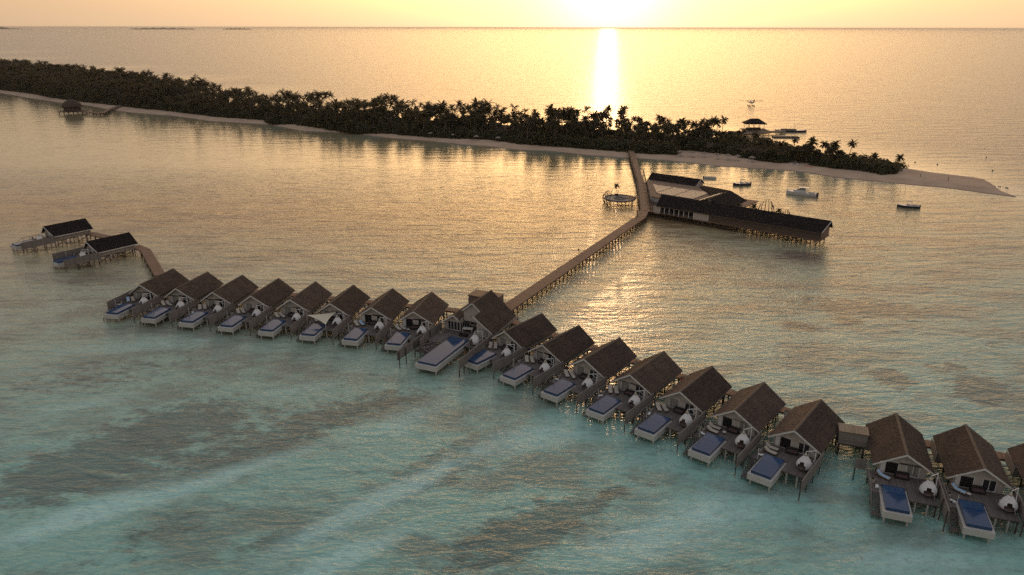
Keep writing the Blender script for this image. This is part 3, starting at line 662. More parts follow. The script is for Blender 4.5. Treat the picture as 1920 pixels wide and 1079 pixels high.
# ------------------------------------------------------------------ boardwalk behind the villas
def walk(name, pts, width, z, label, cat='boardwalk', pile_step=4.5, brace=True, edge=.12, pale=False, wmat=None):
    root = thing(name, label, cat)
    for i in range(len(pts)-1):
        a = Vector((*pts[i],0)); b = Vector((*pts[i+1],0)); d = b-a; L = d.length; ang = math.atan2(d.y, d.x)
        f = MB().box(0, width, 0, L, -.14, 0)       # planks repeat along local y = the run
        o = f.build('deck', wmat or M['walk'], root)
        o.matrix_local = Matrix.Translation(a+Vector((0,0,z+.003*i))) @ Matrix.Rotation(ang-PI/2, 4, 'Z') @ Matrix.Translation((-width/2,0,0))
        pr = MB(); n = max(2, int(L/pile_step)+1)
        ed = MB(); ed.box(-width/2-.06,-width/2+.06,0,L,-.32,-.145); ed.box(width/2-.06,width/2+.06,0,L,-.32,-.145)
        for j in range(n):
            yy = .6+(L-1.2)*j/(n-1)
            for s_ in (-1,1): pr.cyl((s_*(width/2-.1),yy,-z-1.3),(s_*(width/2-.1),yy,-.3),.13,n=7)
            ed.box(-width/2-.15,width/2+.15,yy-.1,yy+.1,-.52,-.33)
            if brace:
                pr.beam((-width/2+.1,yy,-z+.15),(width/2-.1,yy,-.5),.07,.14)
                if j < n-1:
                    y2 = .6+(L-1.2)*(j+1)/(n-1)
                    pr.beam((width/2-.1,yy,-z+.25),(width/2-.1,y2,-.5),.06,.12)
        Mx = Matrix.Translation(a+Vector((0,0,z+.003*i))) @ Matrix.Rotation(ang-PI/2, 4, 'Z')
        o1 = ed.build('beams', M['walk'], root); o1.matrix_local = Mx
        o2 = pr.build('piles', M['pile'], root); o2.matrix_local = Mx
    return root
def loc_(base, r, lx, ly):
    a = R(r); return (base[0]+lx*math.cos(a)+ly*math.sin(a), base[1]-lx*math.sin(a)+ly*math.cos(a))
BA = [loc_(r1_[0],12.2,-3.0,18.6)]+[loc_(r1_[7],12.2,9.5,18.2)]
BC = [loc_(r2_[0],38.8,-7.,18.3), loc_(r2_[6],38.8,8.5,18.0)]
BD = [loc_(r3_[0],19.6,-8.5,17.6), loc_(r3_[2],19.6,14,17.6)]
walk('boardwalk', BA, 2.1, 2.0, 'brown boardwalk behind the villas of the left arm')
walk('boardwalk', BC, 2.1, 2.0, 'brown boardwalk behind the villas right of the double villa')
walk('boardwalk', BD, 2.1, 2.0, 'brown boardwalk behind the villas right of the wooden hut')
walk('boardwalk', [(-90.2,178.9),(-104.4,201.2),(-109.5,205.6)], 2.6, 2.0, 'bent boardwalk from the row to the nearer dark-roofed villa')
walk('boardwalk', [(-112.,206.2),(-121.8,214.7),(-130.5,219.6)], 2.6, 2.0, 'boardwalk between the two detached dark-roofed villas')
# hut on the walkway right of villa 16
h = thing('wooden_hut', 'small wooden hut with slatted front on the walkway between villas', 'hut', (r3_[0][0], r3_[0][1], 0), -R(19.6))
b = MB(); b.box(-6.5,-2.5,12.6,12.75,2.15,4.2); b.box(-6.5,-6.35,12.75,15.,2.15,4.2); b.box(-2.65,-2.5,12.75,15.,2.15,4.2); b.box(-6.35,-2.65,14.85,15.,2.15,4.2); b.build('wall', boards('hut_slats', (.24,.19,.16), 'Z', .22, .2, .4), h)
MB().box(-6.6,-2.4,12.5,15.1,4.202,4.3).build('roof', boards('hut_roof_slats', (.27,.20,.14), 'X', .2, .25, .4), h)
b = MB(); b.box(-6.5,-2.5,12.6,16.4,1.9,2.14)
for x_ in (-6.3,-2.8):
    for y_ in (12.8,16.2): b.cyl((x_,y_,-1.3),(x_,y_,1.9),.16,n=8)
b.build('platform', M['pile'], h)
# small service boxes and lamps on the walkway
for i, ((p, r, wh, n_)) in enumerate(ROW[8:15]):
    if i in (1,2,3,5):
        c = thing('service_cabinet', ('red' if i == 3 else 'pale')+' service cabinet on walkway behind the villa '+wh, 'cabinet', (*loc_(p, r, 6.3, 16.2), 0), -R(r))
        MB().box(-.4,.4,-.3,.3,1.5,2.9).build('body', M['orange'] if i == 3 else M['trim'], c); MB().box(-.45,.45,-.35,.35,2.902,2.96).build('lid', M['pile'], c)

# ------------------------------------------------------------------ shade sail over the sixth villa
p6, r6 = r1_[5], 12.2
s_ = thing('shade_sail', 'cream triangular shade sail stretched over a pool deck', 'shade sail', (p6[0], p6[1], 0), -R(r6))
A_ = Vector((-2.9,2.9,4.0)); B_ = Vector((2.6,5.6,4.1)); C_ = Vector((2.5,.6,3.2)); n_ = 10; vs = []; fs = []; ix = {}
for i in range(n_+1):
    for j in range(n_+1-i):
        u, v_ = i/n_, j/n_; w0 = 1-u-v_; p_ = A_*w0+B_*u+C_*v_; cen = (A_+B_+C_)/3
        e_ = 27*w0*u*v_; edge = 4*(w0*u*(1-v_)+u*v_*(1-w0)+w0*v_*(1-u)); p_ = p_+(cen-p_)*.16*edge*(1-e_); p_.z -= .35*e_
        ix[i,j] = len(vs); vs.append(p_)
for i in range(n_):
    for j in range(n_-i):
        fs.append((ix[i,j],ix[i+1,j],ix[i,j+1]))
        if j < n_-i-1: fs.append((ix[i+1,j],ix[i+1,j+1],ix[i,j+1]))
mb = MB().add(vs, fs); nv = len(vs); mb.add([v_-Vector((0,0,.02)) for v_ in vs], [f[::-1] for f in fs]); mb.build('cloth', M['sail'], s_, True)
for q_, zb in ((A_,2.),(C_,2.)): MB().cyl((q_.x,q_.y,zb if q_ is A_ else 1.9),(q_.x,q_.y,q_.z+.05),.04,n=6).build('pole', M['white'], s_)

# ------------------------------------------------------------------ big double villa
Mo = (-8.3,141.7); Mr = 25.
mv = thing('double_villa', 'big two-winged shingle villa with the longest pool', 'villa', (*Mo,0), -R(Mr))
d = MB(); d.box(-6.6,-2.95,-7.5,3.2,1.86,2.0); d.box(-2.95,1.85,-4.2,3.2,1.86,2.0); d.box(1.85,6.0,-7.0,-1.4,1.86,2.0); d.box(1.85,5.4,-1.4,12.,1.86,1.995); d.box(-6.6,1.85,3.2,12.,1.86,1.995)
d.build('deck', M['deck'], mv)
for px in (-6.2,-3.3,.5,3.,5.2):
    for py in (-6.8,-1.2,3.5,7.5,11.5):
        if px == .5 and py < -3: continue
        MB().cyl((px,py,-1.4),(px,py,1.86),.13,n=8).build('pile', M['pale_pile'] if py == -6.8 and px > 2 else M['pile'], mv)
c = MB()
for py in (-6.8,-1.2,3.5,7.5,11.4): c.box(-6.5 if py > -3 else 2.,5.3,py,py+.15,1.6,1.86)
c.build('joists', M['pile'], mv)
sl_ = (8.4-3.5)/5.85
def zR(x): return 8.4-sl_*x
rf = MB(); rf.slab([(0,.2,8.4),(0,9.0,8.4),(5.85,9.0,3.5),(5.85,-2.2,3.5),(1.9,-2.4,zR(1.9)),(1.9,.2,zR(1.9))], .2); shingle_courses(rf,(0,.2,8.4),(0,9.,8.4),(1.9,9.,zR(1.9)),(1.9,.2,zR(1.9)),seed=5); shingle_courses(rf,(1.9,-2.4,zR(1.9)),(1.9,9.,zR(1.9)),(5.85,9.,3.5),(5.85,-2.2,3.5),seed=6); rf.build('roof', M['shake'], mv)
rf = MB(); rf.slab([(-.002,.2,8.4),(-2.4,.2,6.5),(-2.4,9.0,6.5),(-.002,9.0,8.4)], .2); rf.build('roof', M['shake'], mv)
rf = MB(); rf.slab([(-3.6,-1.6,5.8),(-6.75,-1.5,3.6),(-6.75,9.,3.6),(-3.6,9.,5.8)], .18); rf.slab([(-3.598,9.,5.8),(-2.42,9.,4.98),(-2.42,.2,4.98),(-2.42,-1.5,4.98),(-3.598,-1.6,5.8)], .18); rf.build('roof', M['shake'], mv)
wl = MB(); wl.prism_y([(-2.3,4.0),(1.85,4.0),(1.85,6.6),(0,8.15),(-2.3,6.3)], .75, .9)
wl.box(-2.4,-2.25,.9,8.8,4.8,6.4)                                       # clerestory wall over the small wing
wl.box(-2.3,1.85,2.9,3.05,2.0,4.0)
wl.prism_y([(1.95,3.9),(5.3,3.9),(1.95,6.5)], -1.4, -1.25); wl.box(1.95,2.3,-1.4,-1.25,2.0,3.9); wl.box(4.5,5.3,-1.4,-1.25,2.0,3.9)
wl.box(1.8,1.95,-1.4,3.05,2.0,6.2)
wl.prism_y([(-6.1,4.05),(-2.45,4.05),(-2.45,4.85),(-3.6,5.6),(-6.1,4.05)], -.7,-.55); wl.box(-6.1,-5.4,-.7,-.55,2.0,4.05)
wl.box(-2.6,-2.45,-.7,3.0,3.75,4.85); wl.prism_y([(-6.1,2.),(5.3,2.),(5.3,3.7),(0,8.1),(-2.3,6.2),(-2.4,4.8),(-3.6,5.6),(-6.1,3.9)], 8.8,8.95)
wl.build('wall', M['wall'], mv)
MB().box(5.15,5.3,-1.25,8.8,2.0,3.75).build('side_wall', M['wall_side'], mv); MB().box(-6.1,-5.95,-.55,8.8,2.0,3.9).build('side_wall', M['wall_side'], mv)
window_part(mv, -5.4,-2.45,2.02,4.04,-.64,4,M['glass']); window_side(mv,-.55,2.85,2.02,3.74,-2.52,4,M['glass'])
window_part(mv, 2.3,4.5,2.02,3.9,-1.34,4,M['curtain']); window_part(mv, -1.9,.2,2.4,3.9,2.84,2,M['glass'])
MB().box(.5,1.5,2.82,2.89,2.02,3.9).build('door', M['dark'], mv)
bb = MB()
def barge(x0_,z0_,x1_,z1_,y0_,y1_,h_=.3):
    bb.add([(x0_,y0_,z0_),(x1_,y1_,z1_),(x1_,y1_,z1_-h_),(x0_,y0_,z0_-h_),(x0_,y0_+.06,z0_),(x1_,y1_+.06,z1_),(x1_,y1_+.06,z1_-h_),(x0_,y0_+.06,z0_-h_)],[(0,1,2,3),(7,6,5,4),(0,4,5,1),(1,5,6,2),(2,6,7,3),(3,7,4,0)])
barge(0,8.42,1.92,zR(1.92)+.02,.12,.12); barge(0,8.42,-2.42,6.5,.12,.12); barge(1.55,zR(1.9)-.1,5.9,3.5,-2.46,-2.28); barge(-3.6,5.82,-6.8,3.6,-1.68,-1.58); barge(-3.6,5.82,-2.4,4.98,-1.68,-1.58)
bb.build('barge_board', M['trim'], mv)
c = MB(); c.slab([(0,.1,8.5),(-.22,.1,8.34),(-.22,9.05,8.34),(0,9.05,8.5)], .03); c.slab([(.001,9.05,8.5),(.22,9.05,8.34),(.22,.1,8.34),(.001,.1,8.5)], .03); c.build('ridge_cap', M['ridge'], mv)
po = make_pool(mv, -2.9, 1.8, -17.7, -4.3)
f1 = thing('privacy_fence', 'long grey board fence left of the big double villa pool', 'fence', (*Mo,0), -R(Mr), 'privacy fences between villa decks')
MB().box(-6.74,-6.66,-17.9,-1.0,1.7,3.6).build('panel', M['fence'], f1); MB().box(-6.78,-6.62,-17.9,-1.0,3.602,3.66).build('top_rail', M['screen'], f1)
for yy in (-17.5,-15.2,-12,-9,-6): MB().cyl((-6.5,yy,-1.3),(-6.5,yy,3.4),.1,n=8).build('post', M['pile'], f1)
f2 = thing('privacy_fence', 'grey board fence on tall posts right of the big double villa pool', 'fence', (*Mo,0), -R(Mr), 'privacy fences between villa decks')
MB().box(5.9,5.98,-16.4,-2.6,1.7,3.6).build('panel', M['fence'], f2); MB().box(5.86,6.02,-16.4,-2.6,3.602,3.66).build('top_rail', M['screen'], f2)
for yy in (-16.,-14.2,-10.5,-6.5): MB().cyl((5.78,yy,-1.3),(5.78,yy,3.5),.12,n=8).build('post', M['pile'], f2)
put(POD, 'pod', Mo, -R(Mr), 3.6, -5.6, 2.0, -.3, 'white wicker hanging pod chair beside the longest pool', 'white hanging pod chairs')
put(PL, 'pl', Mo, -R(Mr), -5.6, -3.4, 2.0, 0, 'pale pot plant by the long fence of the big double villa', 'pot plants on villa decks')
tb = thing('dining_table', 'pale dining table on the deck of the big double villa', 'table', (*loc_(Mo,Mr,-.9,-.2),2.0), -R(Mr)+.2)
MB().box(-1.1,1.1,-.6,.6,.74,.80).build('tabletop', M['trim'], tb)
for x_ in (-.95,.95):
    for y_ in (-.5,.5): MB().box(x_-.04,x_+.04,y_-.04,y_+.04,0,.74).build('leg', M['frame'], tb)
put(SF, 'sf', Mo, -R(Mr), -.6, -2.6, 2.0, PI, 'dark outdoor sofa at the head of the longest pool', 'dark outdoor sofas')
rk = MB()
for i in range(60):
    x_, y_ = random.uniform(-5.9,-3.3), random.uniform(-12.5,-6.5); r_ = random.uniform(.15,.35)
    rk.add([(x_+r_*random.uniform(.7,1.2)*sx_, y_+r_*random.uniform(.7,1.2)*sy_, 1.9+r_*random.uniform(.6,1.)*sz_) for sx_,sy_,sz_ in ((1,0,0),(-1,0,0),(0,1,0),(0,-1,0),(0,0,1),(0,0,-1))],[(0,2,4),(2,1,4),(1,3,4),(3,0,4),(2,0,5),(1,2,5),(3,1,5),(0,3,5)])
rk2 = rk.build('net_bed', M['screen'], mv)
MB().box(-6.0,-3.2,-12.6,-7.5,1.6,1.75).build('net_frame', M['pile'], mv)
# hut behind the double villa
h = thing('storage_hut', 'boxy wooden storage hut with a flat orange-brown top behind the double villa', 'hut', (*Mo,0), -R(Mr))
b = MB(); b.box(-7.6,-.6,12.6,12.75,2.0,4.9); b.box(-7.6,-7.45,12.75,16.4,2.0,4.9); b.box(-.75,-.6,12.75,16.4,2.0,4.9); b.box(-7.45,-.75,16.25,16.4,2.0,4.9); b.build('wall', boards('store_slats', (.17,.12,.095), 'Z', .25, .2, .4), h)
MB().prism([(-7.7,12.5),(-.5,12.5),(-.5,16.5),(-7.7,16.5)],4.902,5.0).build('roof', boards('store_roof', (.27,.17,.10), 'X', .2, .25, .4), h)
b = MB(); b.box(-7.8,1.5,11.5,19.,1.88,1.99); b.build('platform', M['walk'], h)
b = MB()
for x_ in (-7.3,-3.5,.9):
    for y_ in (12.2,18.6): b.cyl((x_,y_,-1.3),(x_,y_,1.88),.15,n=8)
b.build('piles', M['pile'], h)

# ------------------------------------------------------------------ long jetty
walk('jetty', [(-1.6,155.2),(43.6,241.9)], 3.3, 2.0, 'long straight brown timber jetty from the double villa to the restaurant', 'jetty', 2.6)
walk('jetty', [(43.6,241.9),(46.0,250.2),(53.0,302.),(61.9,386.5)], 3.0, 2.03, 'narrower jetty leg running past the restaurant to the beach', 'jetty', 3.4)
rl = thing('jetty_screen', 'grey board screen with pole fence along the jetty beside the restaurant', 'screen')
pts = [(48.1,250.4),(51.2,272.),(54.6,296.7),(57.7,323.)]
for i in range(3):
    a, b_ = Vector((*pts[i],0)), Vector((*pts[i+1],0)); L = (b_-a).length; Mx = Matrix.Translation(a) @ Matrix.Rotation(math.atan2((b_-a).y,(b_-a).x)-PI/2, 4, 'Z')
    o = MB().box(-.03,.03,0,L-.02,2.05,3.4 if i < 2 else 2.9).build('panel', M['fence'], rl); o.matrix_local = Mx
for i in range(26):
    t_ = i/25*3; j = min(2, int(t_)); f_ = t_-j; x_ = pts[j][0]+(pts[j+1][0]-pts[j][0])*f_; y_ = pts[j][1]+(pts[j+1][1]-pts[j][1])*f_; hh = 3.6+random.uniform(0,1.0)
    MB().cyl((x_-.12,y_,-1.2),(x_-.12+random.uniform(-.1,.1),y_,hh),.07,.05,n=6).build('pole', M['pile'], rl)
rg = thing('rope_railing', 'dark post railing along the seaward edge of the second jetty leg', 'railing')
pts2 = [(44.6,251.),(47.6,272.),(51.1,297.),(54.3,326.),(60.,383.)]
for i in range(40):
    t_ = i/39*4; j = min(3, int(t_)); f_ = t_-j; x_ = pts2[j][0]+(pts2[j+1][0]-pts2[j][0])*f_; y_ = pts2[j][1]+(pts2[j+1][1]-pts2[j][1])*f_
    MB().cyl((x_,y_,1.8),(x_,y_,2.95),.08,.07,n=6).build('post', M['thatch'], rg)
ro = MB()
for j in range(4): ro.cyl((*pts2[j],2.85),(*pts2[j+1],2.85),.05,n=5); ro.cyl((*pts2[j],2.45),(*pts2[j+1],2.45),.04,n=5)
ro.build('rope', M['thatch'], rg)
sp_ = thing('jetty_sign', 'small dark sign post on the long jetty edge', 'sign post', (18.7,197.3,2.0), R(-62)); MB().box(-.05,.05,-.05,.05,0,1.7).build('post', M['pile'], sp_); MB().box(-.35,.35,-.08,-.052,1.1,1.65).build('board', M['pile'], sp_)
for j_,(x_,y_) in enumerate(((41.9,243.3),(42.6,245.2),(42.1,241.5),(47.7,245.6))):
    pp = MB().cyl((0,0,-1.2),(.1,.05,3.6+.3*j_),.11,.08,n=7).build('mooring_post', M['thatch']); pp.location = (x_,y_,0); tag(pp, ['leaning post left of the jetty bend','tallest leaning post left of the jetty bend','shortest post at the jetty bend','lone post right of the jetty bend'][j_], 'post', 'posts at the jetty bend')

# ------------------------------------------------------------------ restaurant on stilts (local x along the long ridge)
Ro = (51.7,251.1); rrz = -R(39.7)
def rloc(x_, y_, z_=0):
    c_, s__ = math.cos(rrz), math.sin(rrz); return (Ro[0]+x_*c_-y_*s__, Ro[1]+x_*s__+y_*c_, z_)
lw = thing('restaurant_wing', 'very long dark-roofed wing of the overwater restaurant on stilts', 'building', (*Ro,0), rrz)
rf = MB(); rf.slab([(0,0,7.5),(.7,-4.6,4.5),(56.2,-4.6,4.5),(57.2,0,7.5)], .22); rf.build('roof', M['dark_roof'], lw)
rf = MB(); rf.slab([(57.2,.002,7.5),(56.4,4.6,4.5),(.7,4.6,4.5),(0,.002,7.5)], .22); rf.build('roof', M['dark_roof'], lw)
MB().box(.7,56.3,-4.68,-4.61,4.24,4.40).build('fascia', M['ridge'], lw)
ge_ = MB(); ge_.beam((56.3,-4.6,4.42),(57.3,0,7.42),.1,.28); ge_.beam((57.3,0,7.42),(56.5,4.6,4.42),.1,.28); ge_.build('barge_board', M['trim'], lw)
MB().box(-.5,56.,-4.3,4.3,1.84,2.02).build('deck', M['walk'], lw)
wl = MB(); wl.box(2.0,14.5,-3.2,-3.05,2.02,4.6); wl.build('inner_wall', M['dark'], lw)
MB().box(-.3,2.0,-4.2,-4.05,1.6,4.25).build('panel_wall', M['wall'], lw); MB().box(14.6,20.,-4.2,-4.05,1.7,4.25).build('panel_wall', M['wall'], lw)
wl = MB(); wl.box(20.,56.,-4.2,-4.05,1.6,4.3); wl.build('plank_wall', boards('restaurant_planks', (.095,.065,.05), 'Z', .3, .35, .5), lw)
wl = MB(); wl.prism_x([(-4.05,1.9),(4.1,1.9),(4.1,4.5),(0,7.2),(-4.05,4.5)], 55.6,55.75); wl.build('end_wall', boards('restaurant_end', (.24,.15,.11), 'Y', .5, .2, .5), lw)
MB().box(0,55.6,4.05,4.15,2.02,4.4).build('back_wall', M['dark'], lw)
for i in range(8):
    x_ = 2.0+i*1.8; MB().box(x_-.09,x_+.09,-4.25,-4.05,1.9,4.3).build('column', M['frame'], lw)
for i in range(7): 
    x_ = 2.15+i*1.8; MB().box(x_,x_+1.5,-4.14,-4.11,2.02,2.9).build('balustrade', M['glass'], lw)
for i in range(20):
    x_ = 1.+i*2.83
    c = MB()
    for y_ in (-3.9,0,3.9): c.cyl((x_,y_,-1.3),(x_,y_,1.82),.16,n=7)
    c.beam((x_,-3.9,.2),(x_,0,1.7),.1,.16); c.beam((x_,3.9,.2),(x_,0,1.7),.1,.16)
    if i < 19: c.beam((x_,-3.9,.3),(x_+2.83,-3.9,1.7),.1,.16)
    c.build('pile_row', M['pile'], lw)
mh = thing('restaurant_hall', 'restaurant middle hall with pale panel rows on a flat roof', 'building', (*Ro,0), rrz)
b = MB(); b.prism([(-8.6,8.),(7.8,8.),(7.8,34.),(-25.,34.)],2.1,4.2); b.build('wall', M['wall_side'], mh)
b = MB(); b.prism([(-8.4,7.7),(8.1,7.7),(8.1,34.3),(-25.2,34.3)],4.202,4.4); b.build('roof', boards('hall_roof', (.16,.105,.075), 'X', .6, .2, .3), mh)
MB().prism([(-9.6,14.2),(-9.6,26.6),(-18.2,26.6)],4.42,4.56).build('panel_array', M['solar'], mh)
for (a_, b_) in ((-9.2,-2.3),(-1.9,5.6)): MB().box(a_,b_,13.2,26.6,4.42,4.56).build('panel_array', M['solar'], mh)
MB().prism([(-5.2,4.7),(-1.,4.7),(-1.,7.65),(-7.2,7.65)],2.1,3.5).build('annex', M['fence'], mh)
b = MB(); b.prism([(-4.9,-4.4),(-.55,-4.4),(-.55,4.6),(21.,4.6),(21.,35.5),(-27.0,35.5),(-7.5,4.6)],1.85,2.08)
b.build('platform', M['walk'], mh)
c = MB()
for i in range(9):
    for j in range(7):
        if -17.5+i*4.7 > -5.-.6*(.6+j*4.9): c.cyl((-17.5+i*4.7,5.2+j*4.9,-1.3),(-17.5+i*4.7,5.2+j*4.9,1.85),.16,n=6)
c.build('piles', M['pile'], mh)
gh = thing('restaurant_gable_hall', 'dark gabled restaurant hall with a bright roof light strip', 'building', (*Ro,0), rrz)
rf = MB(); rf.slab([(15.7,4.9,7.5),(15.7,21.5,7.5),(21.3,23.2,4.5),(21.3,12.5,4.5),(19.5,4.9,5.5)], .2); rf.build('roof', M['dark_roof'], gh)
rf = MB(); rf.slab([(15.698,21.5,7.5),(15.698,4.9,7.5),(8.3,4.9,4.7),(8.3,21.5,4.7)], .2); rf.slab([(15.698,21.502,7.5),(8.3,21.502,4.7),(-2,33.8,4.7),(-1,35.,5.0)], .2); rf.build('roof', M['dark_roof'], gh)
f_ = lambda x_: 4.7+(x_-8.3)*2.8/7.4
MB().add([(8.9,9.,f_(8.9)+.03),(10.5,9.,f_(10.5)+.03),(13.6,19.8,f_(13.6)+.03),(11.6,20.6,f_(11.6)+.03)],[(0,1,2,3)]).build('roof_light', M['frame'], gh)
b = MB(); b.box(16.,20.3,5.5,22.5,2.1,4.3); b.build('wall', M['wall'], gh)
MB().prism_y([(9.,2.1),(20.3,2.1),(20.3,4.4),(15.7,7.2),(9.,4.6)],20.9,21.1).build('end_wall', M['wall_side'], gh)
bh = thing('restaurant_kitchen', 'separate dark gable-roofed block behind the restaurant hall', 'building', (*Ro,0), rrz)
rf = MB(); rf.slab([(-25.8,38.9,6.5),(-25.4,35.2,4.3),(-4.2,35.2,4.3),(-4.0,38.9,6.5)], .2); rf.build('roof', M['dark_roof'], bh)
rf = MB(); rf.slab([(-4.0,38.902,6.5),(-4.2,42.6,4.3),(-25.4,42.6,4.3),(-25.8,38.902,6.5)], .2); rf.build('roof', M['dark_roof'], bh)
ge_ = MB(); ge_.beam((-4.15,35.2,4.25),(-3.95,38.9,6.45),.1,.22); ge_.beam((-3.95,38.9,6.45),(-4.15,42.6,4.25),.1,.22); ge_.build('barge_board', M['trim'], bh)
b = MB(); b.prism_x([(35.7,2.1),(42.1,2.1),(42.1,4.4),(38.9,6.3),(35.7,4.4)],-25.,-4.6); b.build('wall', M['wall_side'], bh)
b = MB(); b.box(-28.5,-4.,35.52,42.6,1.85,2.08)
for i in range(6):
    for j in range(2): b.cyl((-24.5+i*4.,36.2+j*5.8,-1.3),(-24.5+i*4.,36.2+j*5.8,1.85),.16,n=6)
b.build('platform', M['pile'], bh)

def ribs(root, r, hgt, n, a0, a1, rad=.06, lean=.35, mat=None):
    for i in range(n):
        a = a0+(a1-a0)*i/(n-1); pts_ = []
        for j in range(8):
            t_ = j/7; rr_ = r*(1+.22*math.sin(t_*PI*.75)-lean*t_*t_); pts_.append((rr_*math.cos(a), rr_*math.sin(a), hgt*t_))
        MB().tube(pts_, [rad*(1-.5*j/7) for j in range(8)], 5).build('rib', mat or M['thatch'], root)
rd = thing('round_platform', 'round timber bar platform with curved ribs beside the jetty', 'platform', (40.2,270.2,0))
MB().lathe([(5.6,1.5),(5.6,1.8)], n=40).build('deck', boards('round_deck_planks', (.34,.27,.215), 'X', .3, .2, .3), rd)
MB().lathe([(5.75,1.55),(5.75,2.15),(5.62,2.15),(5.62,1.82)], n=40, cap=False).build('parapet', M['fence'], rd)
c = MB()
for i in range(10): a = 2*PI*i/10; c.cyl((4.9*math.cos(a),4.9*math.sin(a),-1.3),(4.9*math.cos(a),4.9*math.sin(a),1.5),.16,n=7)
c.build('piles', M['pile'], rd)
ribs(rd, 5.7, 4.6, 9, R(115), R(225), .13); MB().lathe([(2.2,1.82),(2.2,2.25),(1.5,2.25),(1.5,1.83)], n=24, cap=False).build('seat_ring', M['fence'], rd)
wp = MB().box(-4.2,4.,-2,2,1.86,1.98).build('gangway', M['walk'], rd); wp.location = (4.9,1.0,.0)
for i in range(10):
    a = R(-60+i*14) if i < 5 else R(30+i*12)
    MB().cyl((5.7*math.cos(a),5.7*math.sin(a),1.5),(5.75*math.cos(a),5.75*math.sin(a),3.6),.05,n=5).build('pole', M['thatch'], rd)
for (lx, ly, r_, h_, lb) in ((33.5,9.2,2.4,6.5,'tall ribbed basket pavilion behind the long restaurant wing'),(40.6,8.0,1.4,4.6,'small ribbed basket pavilion behind the long restaurant wing')):
    rb = thing('ribbed_pavilion', lb, 'pavilion', rloc(lx,ly), rrz, 'ribbed basket pavilions')
    MB().lathe([(r_+.2,1.7),(r_+.2,2.1)], n=24).build('deck', M['walk'], rb)
    for i in range(4): a = PI/4+PI/2*i; MB().cyl((r_*math.cos(a),r_*math.sin(a),-1.3),(r_*math.cos(a),r_*math.sin(a),1.7),.13,n=6).build('pile', M['pile'], rb)
    MB().lathe([(r_,2.11),(r_,2.5)], n=24, cap=False).build('bench', M['fence'], rb)
    n = 9
    for i in range(n):
        a = R(-10)+R(200)*i/(n-1); pts_ = []
        for j in range(8):
            t_ = j/7; rr_ = r_*(1+.3*math.sin(t_*PI*.8)-.45*t_*t_); pts_.append((rr_*math.cos(a), rr_*math.sin(a), 2.1+h_*t_*(.75+.25*math.sin(a))))
        MB().tube(pts_, [.16*(1-.4*j/7) for j in range(8)], 6).build('rib', M['thatch'], rb)
tr = thing('terrace', 'timber sea terrace behind the long restaurant wing', 'terrace', (*Ro,0), rrz)
MB().box(21.3,48.,4.9,11.5,1.8,2.0).build('deck', M['walk'], tr)
c = MB()
for i in range(8):
    for y_ in (5.5,10.9): c.cyl((22+i*3.6,y_,-1.3),(22+i*3.6,y_,1.8),.14,n=6)
c.build('piles', M['pile'], tr)

# ------------------------------------------------------------------ boats
def hull(L, W_, H_, mat, root, bow=.35):
    n = 12; vs = []; fs = []
    for i in range(n+1):
        t_ = i/n; x_ = -L/2+L*t_; wd = W_/2*(1-max(0,(t_-(1-bow))/bow)**2)**.5*(.86+.14*min(1,t_*3)) if t_ < 1 else 0.02
        sh = H_*(1+.35*max(0,t_-.5)**1.5*2)
        vs += [(x_,-wd,sh),(x_+.02,-wd*.82,.05),(x_,0,-.25),(x_+.02,wd*.82,.05),(x_,wd,sh)]
    for i in range(n):
        for j in range(4): a = i*5+j; fs.append((a,a+5,a+6,a+1))
    fs.append((0,1,2,3,4)); b = MB().add(vs, fs)
    ho = b.build('hull', mat, root)
    d = MB(); vs = []; fs = []
    for i in range(n+1):
        v0 = b.v[i*5]; v1 = b.v[i*5+4]; dz = .18 if i < n*.55 else .02
        vs += [(v0[0],v0[1]*.95,v0[2]-dz),(v1[0],v1[1]*.95,v1[2]-dz)]
    for i in range(n): a = i*2; fs.append((a,a+2,a+3,a+1))
    d.add(vs, fs).build('deck', M['hullw'], root)
    g = MB()
    for i in range(n):
        for s_ in (0,4): g.beam(b.v[i*5+s_], b.v[(i+1)*5+s_], .1, .08)
    g.build('gunwale', M['hullw'], root)
    return ho
